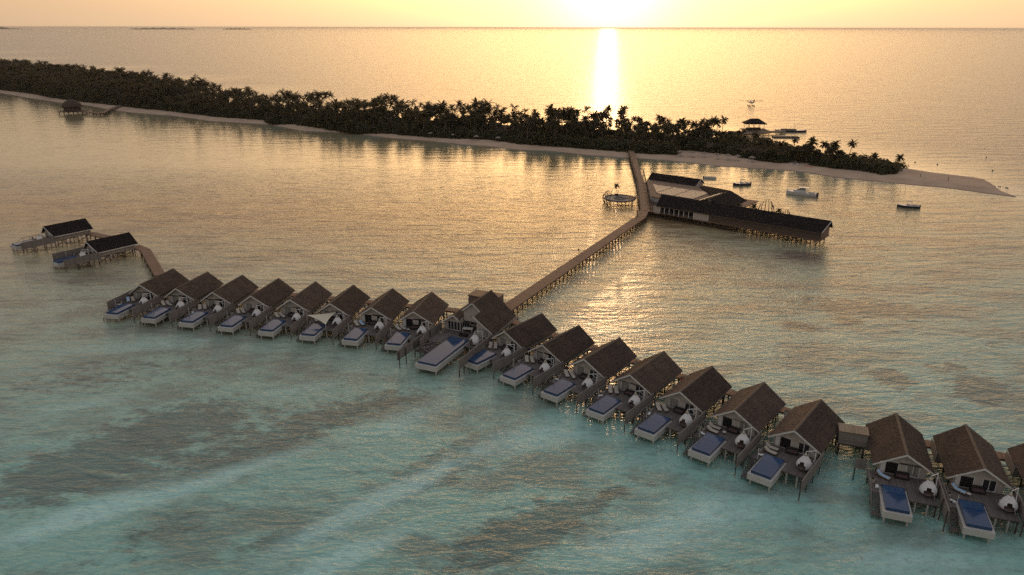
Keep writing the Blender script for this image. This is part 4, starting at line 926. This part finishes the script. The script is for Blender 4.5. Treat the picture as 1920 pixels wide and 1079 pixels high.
def boat(kind, loc, rz, label):
    if kind == 'cruiser':
        r_ = thing('motor_yacht', label, 'boat', loc, rz, 'boats moored off the beach'); hull(11.4, 3.3, 1.15, M['hullw'], r_)
        c = MB(); c.prism([(-1.5,-1.25),(1.8,-1.1),(3.0,-.5),(3.0,.5),(1.8,1.1),(-1.5,1.25)],1.15,2.0); c.build('cabin', M['hullw'], r_)
        c = MB(); c.add([(1.9,-1.05,2.0),(1.9,1.05,2.0),(.6,1.0,2.9),(.6,-1.0,2.9)],[(0,1,2,3)]); c.add([(1.9,-1.05,2.0),(.6,-1.,2.9),(-1.2,-1.1,2.9),(-1.2,-1.2,2.)],[(0,1,2,3)]); c.add([(1.9,1.05,2.0),(.6,1.,2.9),(-1.2,1.1,2.9),(-1.2,1.2,2.)],[(3,2,1,0)]); c.build('windscreen', M['curtain'], r_)
        MB().prism([(-2.6,-1.2),(.9,-1.1),(1.2,-.5),(1.2,.5),(.9,1.1),(-2.6,1.2)],2.92,3.08).build('hard_top', M['hullw'], r_)
        c = MB(); [c.cyl((x_,y_,1.1),(x_,y_,2.92),.05,n=5) for x_ in (-2.4,) for y_ in (-1.1,1.1)]; c.build('pillar', M['hullw'], r_)
        MB().box(-4.6,-2.9,-1.2,1.2,1.0,1.35).build('sunbed', M['beige'], r_)
        for y_ in (-.6,.6): MB().box(-6.3,-5.72,y_-.25,y_+.25,.1,1.5).build('outboard', M['hulld'], r_)
        c = MB(); [c.cyl((x_,s_*(1.45 if x_ < 3 else .9),1.3),(x_,s_*(1.45 if x_ < 3 else .9),1.95),.025,n=4) for x_ in (1.5,3.,4.4) for s_ in (-1,1)]; c.build('rail', M['white'], r_)
    elif kind == 'speed':
        r_ = thing('speedboat', label, 'boat', loc, rz, 'boats moored off the beach'); hull(7.4, 2.4, .85, M['hulld'], r_)
        MB().prism([(-.4,-.5),(.6,-.45),(.6,.45),(-.4,.5)],.8,1.5).build('console', M['hullw'], r_)
        MB().add([(.6,-.5,1.5),(.6,.5,1.5),(.3,.45,2.0),(.3,-.45,2.0)],[(0,1,2,3)]).build('windscreen', M['curtain'], r_)
        MB().box(-1.2,.5,-.8,.8,2.3,2.38).build('canopy', M['beige'], r_)
        c = MB(); [c.cyl((x_,y_,.8),(x_,y_,2.3),.03,n=4) for x_ in (-1.1,.4) for y_ in (-.7,.7)]; c.build('canopy_frame', M['white'], r_)
        MB().box(-2.9,-2.0,-.8,.8,.8,1.15).build('seat', M['beige'], r_)
        MB().box(-4.1,-3.72,-.25,.25,0,1.25).build('outboard', M['hulld'], r_)
    else:
        r_ = thing('tender_boat', label, 'boat', loc, rz, 'boats moored off the beach'); hull(5.4, 1.9, .7, M['hullw'], r_)
        MB().prism([(-1.9,-.6),(1.6,-.5),(2.1,0),(1.6,.5),(-1.9,.6)],.6,.88).build('cover', M['beige'], r_)
        MB().box(-3.05,-2.72,-.22,.22,0,1.15).build('outboard', M['hulld'], r_)
    return r_
boat('cruiser', (113.7,285.2,0), math.atan2(5.8,-9.8), 'largest moored motor yacht with a pale hard top')
boat('speed', (95.7,303.9,0), math.atan2(-.6,-7.), 'dark-hulled speedboat between the tender and the yacht')
boat('speed', (144.9,263.9,0), math.atan2(2.2,-7.), 'dark-hulled speedboat moored alone farthest right')
boat('tender', (86.2,318.1,0), math.atan2(-.3,5.), 'small covered tender moored nearest the restaurant block')

# seaplane
sp = thing('seaplane', 'small twin-engined seaplane on the open sea', 'seaplane', (200.5,634.2,0), R(90))
s = 1.0; b = MB(); pr = [(-7.5,.25),(-5,.6),(-2,.95),(2,1.0),(4.5,.9),(6.2,.6),(7.4,.2)]
n = 12; vs = [(x_, r_*math.cos(2*PI*j/n), 2.9+r_*math.sin(2*PI*j/n)+(.5 if x_ < -4 else 0)) for x_,r_ in pr for j in range(n)]
b.add(vs, [(i*n+j,(i+1)*n+j,(i+1)*n+(j+1)%n,i*n+(j+1)%n) for i in range(len(pr)-1) for j in range(n)]+[tuple(range(n)), tuple(range((len(pr)-1)*n,len(pr)*n))[::-1]]); b.build('fuselage', M['hullw'], sp, True)
MB().box(.2,2.0,-9.9,9.9,4.0,4.22).build('wing', M['hulld'], sp)
for y_ in (-2.7,2.7):
    e_ = MB(); e_.cyl((.0,y_,3.9),(3.0,y_,3.9),.45,.35,n=10); eo = e_.build('engine', M['hulld'], sp)
    pb = MB(); [pb.beam((3.05,y_,3.9),(3.05,y_+1.2*math.cos(a),3.9+1.2*math.sin(a)),.12,.05) for a in (.5,.5+2*PI/3,.5+4*PI/3)]; pb.build('propeller', M['hulld'], eo)
    f_ = MB(); f_.cyl((-3.6,y_*.65,.25),(3.2,y_*.65,.3),.45,.4,n=8); f_.cyl((3.2,y_*.65,.3),(4.4,y_*.65,.55),.4,.1,n=8); fo = f_.build('float', M['hulld'], sp)
    st = MB(); [st.cyl((x_,y_*.65,.5),(x_,y_*.3,2.4),.07,n=5) for x_ in (-2.,1.8)]; st.build('strut', M['hulld'], fo)
MB().prism_y([(-7.6,3.5),(-5.2,3.6),(-6.8,6.3),(-7.8,6.3)],-.08,.08).build('tail_fin', M['hulld'], sp)
MB().box(-7.5,-6.3,-3.2,3.2,4.9,5.02).build('tailplane', M['hulld'], sp)

# ------------------------------------------------------------------ far pier with pavilion, left pavilion
def hip(mb_, x0_, x1_, y0_, y1_, ze_, zr_, inset, t_=.25):
    ym = (y0_+y1_)/2; a = x0_+inset; b_ = x1_-inset
    mb_.add([(x0_,y0_,ze_),(x1_,y0_,ze_),(x1_,y1_,ze_),(x0_,y1_,ze_),(a,ym,zr_),(b_,ym,zr_),(x0_,y0_,ze_-t_),(x1_,y0_,ze_-t_),(x1_,y1_,ze_-t_),(x0_,y1_,ze_-t_)],
            [(0,1,5,4),(1,2,5),(2,3,4,5),(3,0,4),(0,6,7,1),(1,7,8,2),(2,8,9,3),(3,9,6,0),(9,8,7,6)])
pv = thing('arrival_pavilion', 'open hip-roofed pavilion at the far pier', 'pavilion', (152.3,471.,0), 0)
mb = MB(); hip(mb,-6.6,6.6,-5,5,5.4,8.3,4.2); mb.build('roof', M['dark_roof'], pv)
MB().box(-7.5,8.,-6,5,1.2,1.5).build('deck', M['pile'], pv)
for x_ in (-5,-1.7,1.7,5):
    for y_ in (-4,4): MB().cyl((x_,y_,-2),(x_,y_,5.3),.14,n=7).build('post', M['pile'], pv)
c = MB(); c.box(-4.8,4.,-1,1.5,1.52,2.6); c.box(-4.8,-4,-4,-1,1.52,2.3); c.build('counter', M['pile'], pv)
pr_ = thing('far_pier', 'far timber pier with low steps beyond the island trees', 'pier')
b = MB(); b.prism([(118,446),(136,452),(136,462),(118,456)],1.0,1.4); b.prism([(136,452),(146,449),(160,458),(170,462),(170,466),(160,466),(136,462)],1.0,1.42); b.build('deck', M['pile'], pr_)
c = MB(); [c.cyl((x_,y_,-2),(x_,y_,1.0),.15,n=6) for x_,y_ in ((120,447),(125,456),(130,451),(138,453),(145,450),(150,455),(158,459),(166,462),(168,465),(140,461),(150,465),(160,465))]; c.build('piles', M['pile'], pr_)
b = MB(); b.box(-7.5,7.5,-2.6,2.6,.05,.7); po_ = b.build('floating_pontoon', M['pile']); po_.location = (163.5,445,0); po_.rotation_euler = (0,0,-.05); tag(po_, 'flat floating pontoon in front of the far pier', 'pontoon')
b = MB(); b.box(-6.5,6.5,-2.,2.,.05,.6); po_ = b.build('floating_pontoon', M['pile']); po_.location = (146,440,0); tag(po_, 'dark floating pontoon below the far pavilion', 'pontoon')
dh = thing('dhoni_boat', 'long flat dark boat lying at the end of the far pier', 'boat', (176.,471.5,0), R(-8)); hull(19, 4.6, 1.1, M['hulld'], dh)
MB().box(-6,3,-1.7,1.7,1.15,1.7).build('canopy', M['deck'], dh); MB().cyl((2,0,1.7),(2,0,4.6),.07,n=5).build('mast', M['hulld'], dh)
lp = thing('thatched_pavilion', 'round thatched pavilion on stilts off the left beach', 'pavilion', (-330.5,566.,0))
MB().lathe([(6.9,5.0),(7.1,5.4),(6.1,7.3),(4.2,9.2),(2.2,10.2),(.3,10.6)], n=24).build('roof', M['thatch'], lp, True)
MB().lathe([(5.8,2.2),(5.8,5.1)], n=18).build('wall', M['pile'], lp); MB().box(-7.5,8,-7,7,1.85,2.15).build('deck', M['pile'], lp)
for x_ in (-7,-3.5,0,3.5,7):
    for y_ in (-6.,0,6.): MB().cyl((x_,y_,-2),(x_,y_,1.85),.25,n=6).build('pile', M['pile'], lp)
c = MB(); [c.box(x_-.1,x_+.1,-7,-6.8,2.15,3.2) for x_ in range(-7,8,2)]; c.box(-7.5,8,-7,-6.8,3.2,3.32); c.build('railing', M['pile'], lp)
walk('pavilion_walkway', [(-321.5,564.),(-301.5,552.5)], 2.6, 2.1, 'dark walkway from the thatched pavilion', 'walkway', 4.)
walk('pavilion_walkway', [(-301.5,552.5),(-312.,585.),(-317.,611.)], 2.6, 2.1, 'dark walkway bending back to the left beach', 'walkway', 4.)

# ------------------------------------------------------------------ trees
def palm_crown(n, L, dens, rnd, droop=1.):
    m = MB()
    for i in range(n):
        a = 2*PI*i/n*1.618+rnd.uniform(-.2,.2); e0 = rnd.uniform(-.45,1.4); Lf = L*rnd.uniform(.85,1.15); pts_ = []
        p = Vector((0,0,0)); e = e0; seg = 6
        for j in range(seg+1):
            pts_.append(p.copy()); e -= (.07+.05*j)*droop*(.8+.4*rnd.random()); p = p+Vector((math.cos(a)*math.cos(e), math.sin(a)*math.cos(e), math.sin(e)))*(Lf/seg)
        side = Vector((-math.sin(a), math.cos(a), 0))
        for j in range(seg):
            m.add([pts_[j]-side*.04, pts_[j]+side*.04, pts_[j+1]+side*.03, pts_[j+1]-side*.03],[(0,1,2,3)])
            for kk in range(dens):
                t_ = (kk+.5)/dens; b0 = pts_[j].lerp(pts_[j+1], t_); d_ = (pts_[j+1]-pts_[j]).normalized()
                ll = Lf*.26*math.sin(PI*min(1,(j+t_)/seg*.85+.18))*rnd.uniform(.75,1.1)
                for sgn in (-1,1):
                    tip = b0+side*sgn*ll*.75+d_*ll*.45-Vector((0,0,ll*rnd.uniform(.25,.6)))
                    m.add([b0-d_*.14, b0+d_*.14, tip+d_*.07, tip-d_*.07],[(0,1,2,3)])
    return m
def palm_tree(hgt, lean, seed):
    rnd = random.Random(seed); root = thing('palm_tree', 'p', 'palm tree')
    pts_ = []; a = rnd.random()*6.28
    for j in range(7):
        t_ = j/6; pts_.append((lean*math.cos(a)*t_**1.6, lean*math.sin(a)*t_**1.6, hgt*t_-.3*(1-t_)))
    MB().tube(pts_, [.24-.1*j/6 for j in range(7)], 6).build('trunk', M['trunk'], root)
    cr_ = palm_crown(rnd.choice((22,25,28)), rnd.uniform(3.3,4.0), 3, rnd, rnd.uniform(.8,1.2)); cr_.xf(Matrix.Translation(pts_[-1])); cr_.build('crown', M['palm'], root)
    return root
def leaf_cloud(m, lobes, n, size, rnd, flat=.75):
    tot = sum(l[3]**2 for l in lobes)
    for (cx, cy, cz, r_) in lobes:
        for _ in range(int(n*r_*r_/tot)):
            u = rnd.uniform(-.55,1); t_ = rnd.uniform(0,2*PI); s_ = math.sqrt(max(0,1-u*u)); rr_ = r_*rnd.uniform(.72,1.08)*(1 if rnd.random() > .12 else 1.15)
            nrm = Vector((s_*math.cos(t_), s_*math.sin(t_), u)); c = Vector((cx,cy,cz))+Vector((nrm.x, nrm.y, nrm.z*flat))*rr_
            nrm = (nrm+Vector((rnd.uniform(-.8,.8),rnd.uniform(-.8,.8),rnd.uniform(-.4,.8)))).normalized()
            a = nrm.orthogonal().normalized(); a.rotate(Matrix.Rotation(rnd.uniform(0,6.28),3,nrm)); b = nrm.cross(a); sz = size*rnd.uniform(.6,1.3)
            m.add([c-a*sz, c+b*sz*.45-a*.1*sz, c+a*sz, c-b*sz*.45],[(0,1,2,3)])
def broad_tree(hgt, rad, seed, n=1300, size=.46, mat='broad', name='broadleaf_tree', open_=False):
    rnd = random.Random(seed); root = thing(name, 'b', 'tree')
    t_ = MB(); t_.tube([(0,0,-.3),(.1,.05,hgt*.25),(.2,-.1,hgt*.5)],[.3,.24,.16],7); lobes = []
    k_ = 6 if not open_ else 9
    for i in range(k_):
        a = 2*PI*i/k_+rnd.uniform(-.4,.4); d_ = rad*rnd.uniform(.35,.68); zc_ = hgt*rnd.uniform(.55,.82); rl_ = rad*rnd.uniform(.36,.55)*(.55 if open_ else 1)
        lobes.append((d_*math.cos(a), d_*math.sin(a), zc_, rl_)); t_.tube([(.15,0,hgt*.4),(d_*.5*math.cos(a), d_*.5*math.sin(a), hgt*.52),(d_*math.cos(a), d_*math.sin(a), zc_)],[.14,.09,.04],5)
    lobes.append((0,0,hgt*.84,rad*.45)); lobes.append((0,0,hgt*.55,rad*.6))
    t_.build('trunk', M['trunk'], root)
    m = MB(); leaf_cloud(m, lobes, n, size, rnd); m.build('crown', M[mat], root)
    return root
PALMS = [palm_tree(h_, l_, 10+i) for i, (h_, l_) in enumerate([(11.5,1.5),(9.5,.8),(13.,2.2),(10.5,.3),(12.2,1.)])]
BROADS = [broad_tree(h_, r_, 40+i) for i, (h_, r_) in enumerate([(9.,4.2),(7.5,3.6),(10.5,4.6),(8.2,4.)])]
TALL = [broad_tree(17.,6.5,60,1400,.5,'broad','broadleaf_tree',True), broad_tree(15.,5.5,61,1200,.5,'broad','broadleaf_tree',True)]
def zone(x, y):
    q_ = x*AX[0]+y*AX[1]
    return 'by the left beach' if q_ < -560 else 'on the narrow middle of the island' if q_ < -300 else 'left of where the jetty lands' if q_ < -150 else 'between the jetty landing and the seaward tip'
cnt = {}
def put_tree(protos, j, x, y, rot, s_, label, group, zrot=None):
    pr = protos[j]; key = 'tree'+pr.name
    o = copy_tree(pr) if used.get(key) else pr
    used[key] = 1
    o.location = (x, y, float(island_z(np.array(x), np.array(y)))-.1); o.rotation_euler = (random.gauss(0,.06),random.gauss(0,.06),rot); o.scale = (s_*random.uniform(.9,1.12),s_,s_*random.uniform(.88,1.12)); o['label'] = label; o['group'] = group
    return o
SINGLES = []   # trees that stand out: (kind, x, y, scale, label)
# world spots measured along the island skyline
def ip(qq, f): 
    a, b = float(w_tree(qq)), float(w_out(qq))-6; p = AX*qq+BX*(a+(b-a)*f); return float(p[0]), float(p[1])
singles = [('p',1,172.8,328.2,.74,'lone palm at the very tip of the seaward grove'),
 ('p',1,150.5,341.5,.68,'palm rising from the middle of the last dark shrub belt'),('p',0,147.,343.,.62,'left of two palms close together in the last shrub belt'),('p',3,157.,338.,.64,'palm rising right of centre in the last shrub belt'),
 ('p',3,143.6,353.5,.95,'palm over the round bush before the sandy clearing'),('b',1,140.8,352.,1.2,'round dark bush-like tree before the sandy clearing'),('b',3,137.,356.,.85,'low round tree left of the sandy clearing'),
 ('p',1,129.9,356.5,.9,'slim palm standing clear by the sandy gap'),('b',1,125.,356.,.95,'dark tree left of the slim palm by the sandy gap'),('p',1,123.3,359.,.9,'palm sprouting above the dark tree near the sandy gap'),
 ('t',0,-84.,478.,1.0,'tallest open-crowned tree above the island middle'),('t',1,-52.,470.,1.02,'second tall open-crowned tree, fan of bare branches on top'),('t',0,-64.,474.,.85,'tall tree between the two tallest crowns'),
 ('t',1,-556.,905.,1.4,'big umbrella-shaped tree standing above the wood at the far left'),
 ('b',2,12.,436.,1.15,'rounded tree between palms left of the jetty landing')]
for kd, j, x, y, s_, lb in singles:
    pr = {'p':PALMS,'b':BROADS,'t':TALL}[kd]; put_tree(pr, j, x, y, random.random()*6, s_, lb, 'trees that stand out on the island'); SINGLES.append((x,y))
cand = []
sp2 = 4.6
for qq in np.arange(-1235, -42, sp2):
    a, b = float(w_tree(qq))+2.0, float(w_out(qq))-7
    for ww in np.arange(a, b, sp2):
        q1 = qq+random.uniform(-1.8,1.8); w1 = ww+random.uniform(-1.8,1.8); p = AX*q1+BX*w1; x, y = float(p[0]), float(p[1])
        if abs(x/y) > .80: continue
        if not bool(wooded(np.array(x), np.array(y))): continue
        if min((x-a_)**2+(y-b_)**2 for a_,b_ in SINGLES) < 7: continue
        f = (w1-a)/max(1,(b-a)); isl_q = q1
        if -330 < isl_q <= -115 and f > .55 and random.random() < .35: continue
        if isl_q > -115 and f > .45: 
            if random.random() < .55: continue
        if isl_q > -64 and random.random() < .75: continue           # the last belt is mostly shrubs
        if -87 < isl_q < -64 and f < .3: continue
        if -138 < isl_q < -100 and f > .3 and random.random() < .7: continue
        palm = random.random() < (.30+.5*f if isl_q > -560 else .35+.45*f)
        if isl_q > -120: palm = random.random() < .45
        cand.append((math.hypot(x, y), x, y, palm, f, isl_q))
cand.sort(); NP = NB = 0; rest = []
for (dd, x, y, palm, f, qq) in cand:
    s_ = (random.uniform(.85,1.25) if palm else random.uniform(.72,1.08))*(.88+.16*math.sin(qq*.085+1.)+.10*math.sin(qq*.23+f*5)+.06*math.sin(qq*.61))
    if -270 < qq <= -165: s_ *= .9
    if -165 < qq <= -138: s_ *= .78
    if -138 < qq < -100 and f > .3: s_ *= .5
    elif qq > -138: s_ *= .74
    elif qq < -560: s_ *= 1.15
    if palm and NP < 270:
        NP += 1; put_tree(PALMS, random.randrange(5), x, y, random.random()*6.28, s_, 'dark coconut palm in the wood '+zone(x,y), 'coconut palms in the island wood, '+zone(x,y))
    elif not palm and NB < 270:
        NB += 1; put_tree(BROADS, random.randrange(4), x, y, random.random()*6.28, s_*(.72 if f < .25 else 1.), 'dark leafy broadleaf tree in the wood '+zone(x,y), 'broadleaf trees in the island wood, '+zone(x,y))
    else: rest.append((x, y, palm, s_, f))
# the remaining wood, farther off, as one mass
rnd = random.Random(5)
def arr(m): 
    v = np.array([tuple(p) for p in m.v]); return v, np.array(m.f)
lib_p = []; lib_b = []
for i in range(3): 
    m = palm_crown(16, 4.0, 2, rnd, .95); m.xf(Matrix.Translation((0,0,11))); lib_p.append(arr(m))
    m = MB(); hh = 9.; leaf_cloud(m, [(1.8,0,hh*.65,2.4),(-1.5,1.4,hh*.7,2.2),(-.6,-1.8,hh*.62,2.3),(0,0,hh*.85,2.1),(0,0,hh*.45,3.2),(1.5,-1.5,hh*.5,2.4)], 260, .85, rnd); lib_b.append(arr(m))
Vs, Fs, off = [], [], 0
for (x, y, palm, s_, f) in rest:
    v, fc = (lib_p if palm else lib_b)[rnd.randrange(3)]; a = rnd.random()*6.28; c_, s2 = math.cos(a), math.sin(a)
    vv = np.stack([v[:,0]*c_-v[:,1]*s2, v[:,0]*s2+v[:,1]*c_, v[:,2]], 1)*s_; vv += (x, y, .8); Vs.append(vv); Fs.append(fc+off); off += len(v)
def bulk(name, Vs, Fs, mat):
    V_ = np.concatenate(Vs); F_ = np.concatenate(Fs); me = bpy.data.meshes.new(name); me.vertices.add(len(V_)); me.vertices.foreach_set('co', V_.ravel()); me.loops.add(F_.size); me.loops.foreach_set('vertex_index', F_.ravel().astype(np.int32))
    me.polygons.add(len(F_)); me.polygons.foreach_set('loop_start', np.arange(0, F_.size, 4)); me.polygons.foreach_set('loop_total', np.full(len(F_), 4)); me.update(calc_edges=True); me.materials.append(mat)
    o = bpy.data.objects.new(name, me); col.objects.link(o); return o
if Vs: tag(bulk('forest', Vs, Fs, M['broad']), 'dense dark wood filling the far left of the island', kind='stuff')
# shrub belt and understorey: one mass of leaf clumps
Vs, Fs, off = [], [], 0; libs = []
for i in range(4):
    m = MB(); leaf_cloud(m, [(0,0,.9,1.5),(1.1,.3,.6,1.1),(-.9,.5,.7,1.2)], 150, .38, rnd, .8); libs.append(arr(m))
for qq in np.arange(-1000, -41, 1.7):
    a, b = float(w_tree(qq)), float(w_out(qq))-6; last = qq > -64
    spots = [rnd.uniform(-.2,2.2), rnd.uniform(1.5,4.5), rnd.uniform(4,8)]
    if last or (qq > -140): spots += [rnd.uniform(2, max(3,b-a)) for _ in range(4)]
    for o_ in spots:
        p = AX*(qq+rnd.uniform(-.8,.8))+BX*(a+o_)
        if a+o_ > b or (-68 < qq < -63.5) or not bool(wooded(p[0], p[1]) or o_ < 1): continue
        if abs(p[0]/p[1]) > .8: continue
        s_ = rnd.uniform(.7,1.5)*(1.35 if last else 1.2)*(1.2 if o_ > 1.5 else .9)*(1.45 if (o_ > 3 and qq < -125) else 1.)
        if -90 < qq < -64 and o_ < 6: s_ *= .45
        v, fc = libs[rnd.randrange(4)]; an = rnd.random()*6.28; c_, s2 = math.cos(an), math.sin(an)
        vv = np.stack([v[:,0]*c_-v[:,1]*s2, v[:,0]*s2+v[:,1]*c_, v[:,2]], 1)*s_; vv += (p[0], p[1], .5); Vs.append(vv); Fs.append(fc+off); off += len(v)
tag(bulk('undergrowth', Vs, Fs, M['bush']), 'low dark green beach shrubs along the edge of the wood', kind='stuff')
# potted palm of the round platform and small terrace palms
def small_palm(loc, s_, label):
    pr = PALMS[1]; o = copy_tree(pr); o.name = 'potted_palm'; o.location = loc; o.scale = (s_,)*3; o.rotation_euler = (0,0,random.random()*6); o['label'] = label; o['group'] = 'potted palms'; o['category'] = 'potted palm'
    for ch in o.children: ch.name = ch.name.split('.')[0]
    MB().lathe([(1.2,-.05),(1.8,1.6),(1.4,1.8),(.2,1.7)], n=12).build('pot', M['thatch'], o)
small_palm((39.6,274.,2.0), .40, 'potted palm standing on the round jetty platform')
small_palm(rloc(24.2,9.5,2.0), .4, 'small potted palm left of the tall ribbed pavilion by the gable hall')
small_palm(rloc(29.8,9.5,2.0), .42, 'small potted palm just left of the tall ribbed pavilion')
small_palm(rloc(37.6,9.,2.0), .4, 'small potted palm just right of the tall ribbed pavilion')

# ------------------------------------------------------------------ beach things
def parasol():
    p = thing('beach_parasol', 'p', 'parasol')
    MB().cyl((0,0,0),(0,0,2.6),.05,n=6).build('pole', M['trunk'], p); MB().lathe([(1.75,2.25),(1.0,2.75),(.05,3.15)], n=14).build('canopy', plain('parasol_thatch', (.24,.18,.14), .9, .3, 4.), p)
    return p
PA = parasol()
us = [(84.5,371.7),(90.,369.5),(95.5,367.2),(101.,362.8),(105.7,361.4),(109.6,358.9),(115.5,354.9)]
for i, (x, y) in enumerate(us): put(PA, 'pa', (x, y), 0, 0, 0, .75, 0, 'pale parasol, %s from the jetty along the sheltered grove beach' % ORD[i], 'parasols on the grove beach')
ul = [(-48.,438.6),(-34.,433.),(-20.5,425.8),(-8.,420.5)]
for i, (x, y) in enumerate(ul): put(PA, 'pa', (x, y), 0, 0, 0, .75, 0, 'pale parasol, %s of four at the wood edge left of the jetty' % ORD[i], 'parasols at the wood edge')
for i, (x, y) in enumerate(us):
    for j in (-1,1):
        put(LG, 'lg', (x+j*.8, y-1.4), 0, 0, 0, .72, .2*j, '%s dark beach lounger under the %s grove parasol from the jetty' % ('left' if j < 0 else 'right', ORD[i]), 'loungers on the grove beach')
for i, (x, y) in enumerate(((138.3,343.5),(139.5,342.4))):
    kb = thing('kayak', ('upper' if i == 0 else 'lower')+' orange kayak on the sand by the shrubs', 'kayak', (x,y,.8), R(-35)); b = MB(); pr = [(-1.9,.03),(-1.2,.24),(0,.32),(1.2,.24),(1.9,.03)]
    b.add([(x_, r_*math.cos(a), .2+.6*r_*math.sin(a)) for x_,r_ in pr for a in [2*PI*j/8 for j in range(8)]],[(i_*8+j,(i_+1)*8+j,(i_+1)*8+(j+1)%8,i_*8+(j+1)%8) for i_ in range(4) for j in range(8)]); b.build('hull', M['orange'], kb, True); MB().box(-.45,.25,-.2,.2,.36,.40).build('cockpit', M['hulld'], kb)
c = thing('catamaran', 'small white boat pulled up on the sandy gap', 'boat', (132.9,346.3,.9), R(10)); hull(4.4,1.5,.5,M['hullw'],c); MB().box(-.3,.5,-.4,.4,.45,.75).build('seat', M['hulld'], c)
for i in range(3):
    put(LG, 'lg', (134.5+i*2.2, 354.5-i*.6), 0, 0, 0, .85, 1.2, 'pale lounger, %s from the left in the sandy gap' % ORD[i], 'loungers in the sandy gap')
for i, (x, y, h_) in enumerate(((177.4,317.8,1.6),(184.3,308.6,2.1))):
    o = MB().cyl((0,0,-.3),(.05,0,h_),.14,.1,n=7).build('sand_post', M['pile']); o.location = (x,y,.7); tag(o, ['short post on the bare sand spit','taller post on the bare sand spit'][i], 'post')
for i, (x, y) in enumerate(((33.,320.),(36.4,315.5),(141.5,289.),(145.,291.5),(155.,290.),(158.,292.))):
    o = MB().tube([(0,0,-1),(.05,.1,.9),(-.15,.1,2.3)],[.06,.05,.03],5).build('water_stake', M['pile']); o.location = (x,y,0)
    tag(o, ['left stake of the pair left of the jetty beach end','right stake of the pair left of the jetty beach end','first thin stake in the water right of the yacht','second thin stake in the water right of the yacht','third thin stake in the water right of the yacht','last thin stake off the shrub belt'][i], 'stake', 'thin stakes in the lagoon')
for i, (x, y) in enumerate(((197.,359.8),(204.7,353.9),(221.5,338.),(241.,375.))):
    o = MB().lathe([(.1,-.2),(.3,0),(.34,.2),(.2,.4),(.05,.5)], n=10).build('buoy', M['hulld'], None, True); o.location = (x,y,0); tag(o, 'dark marker buoy, %s along the line beyond the sand spit' % ORD[i], 'buoy', 'marker buoys')
rk = MB(); rr_ = random.Random(9)
for i in range(60):
    t_ = rr_.random(); x_ = 190+t_*14+rr_.uniform(-.8,.8); y_ = 316-t_*20+rr_.uniform(-1,1)+3; r_ = rr_.uniform(.2,.6)
    rk.add([(x_+r_*a*rr_.uniform(.7,1.4), y_+r_*b*rr_.uniform(.7,1.3), .02+r_*.5*c) for a,b,c in ((1,0,0),(-1,0,0),(0,1,0),(0,-1,0),(0,0,1),(0,0,-1))],[(0,2,4),(2,1,4),(1,3,4),(3,0,4),(2,0,5),(1,2,5),(3,1,5),(0,3,5)])
tag(rk.build('rubble', M['rock']), 'dark rubble line at the edge of the sand spit', kind='stuff')

# thatched huts peeking from the wood
for i, (x, y, s_) in enumerate(((-8.5,452.,1.),(4.5,448.,.95),(104.,388.,1.1),(121.,372.,1.))):
    h = thing('thatched_hut', ['thatched hut roof peeking out between palms, left one','thatched hut roof peeking out between palms, right one','dark beach bar roof behind the grove parasols','dark roof between grove and slim palm'][i], 'hut', (x,y,.8), .2*i)
    mb = MB(); hip(mb,-5*s_,5*s_,-4*s_,4*s_,3.,(7. if i < 2 else 5.),3.6 if i < 2 else 2.5); mb.build('roof', M['thatch'], h); MB().box(-4*s_,4*s_,-3*s_,3*s_,0,2.9).build('wall', M['pile'], h)

# ------------------------------------------------------------------ far islands on the horizon
def far_isl(name, x, y, L, H_, label, seed, ang=0):
    rn = random.Random(seed); n = 60; vs = []; fs = []
    prof_ = [H_*(math.sin(PI*min(1,max(0,(i/n))))**.35)*(.75+.25*math.sin(i*.7+seed)*rn.uniform(.6,1)) for i in range(n+1)]
    for i in range(n+1):
        x_ = -L/2+L*i/n; hh = prof_[i]*(1 if i < n*.55 else max(.12, 1-(i/n-.55)*2.6)) if seed == 3 else prof_[i]
        for yy, zz in ((-L*.06,-1),(-L*.05,hh*.85),(0,hh),(L*.05,hh*.8),(L*.06,-1)): vs.append((x_,yy,zz))
    for i in range(n):
        for j in range(4): a = i*5+j; fs.append((a,a+5,a+6,a+1))
    o = MB().add(vs, fs).build(name, M['farland']); o.location = (x,y,0); o.rotation_euler = (0,0,ang); tag(o, label, kind='structure')
far_isl('hills', -12200, 18000, 2000, 108, 'hazy wooded island on the horizon at the far left', 3)
far_isl('hills', -8300, 18500, 1500, 42, 'thin low island on the horizon', 5)
far_isl('hills', -6700, 19000, 700, 34, 'smallest flat island on the horizon', 8)

for o in list(bpy.data.objects):
    if 'proto' in o.keys(): del o['proto']
HAZE = True
if HAZE:
    b = MB().box(-26000, 26000, -1500, 46500, -3., 64.5)
    k = N('haze_air'); k.t.nodes.remove(k.b); pvv = k.n('ShaderNodeVolumePrincipled'); pvv.inputs['Color'].default_value = (.97,.90,.80,1); pvv.inputs['Density'].default_value = .00003; pvv.inputs['Anisotropy'].default_value = .3
    k.l(pvv.outputs[0], k.out.inputs['Volume']); hz_ = b.build('haze', k.m); tag(hz_, 'thin warm haze over sea and island', kind='stuff')
print('trees', NP, NB, len(rest), 'objects', len(bpy.data.objects))
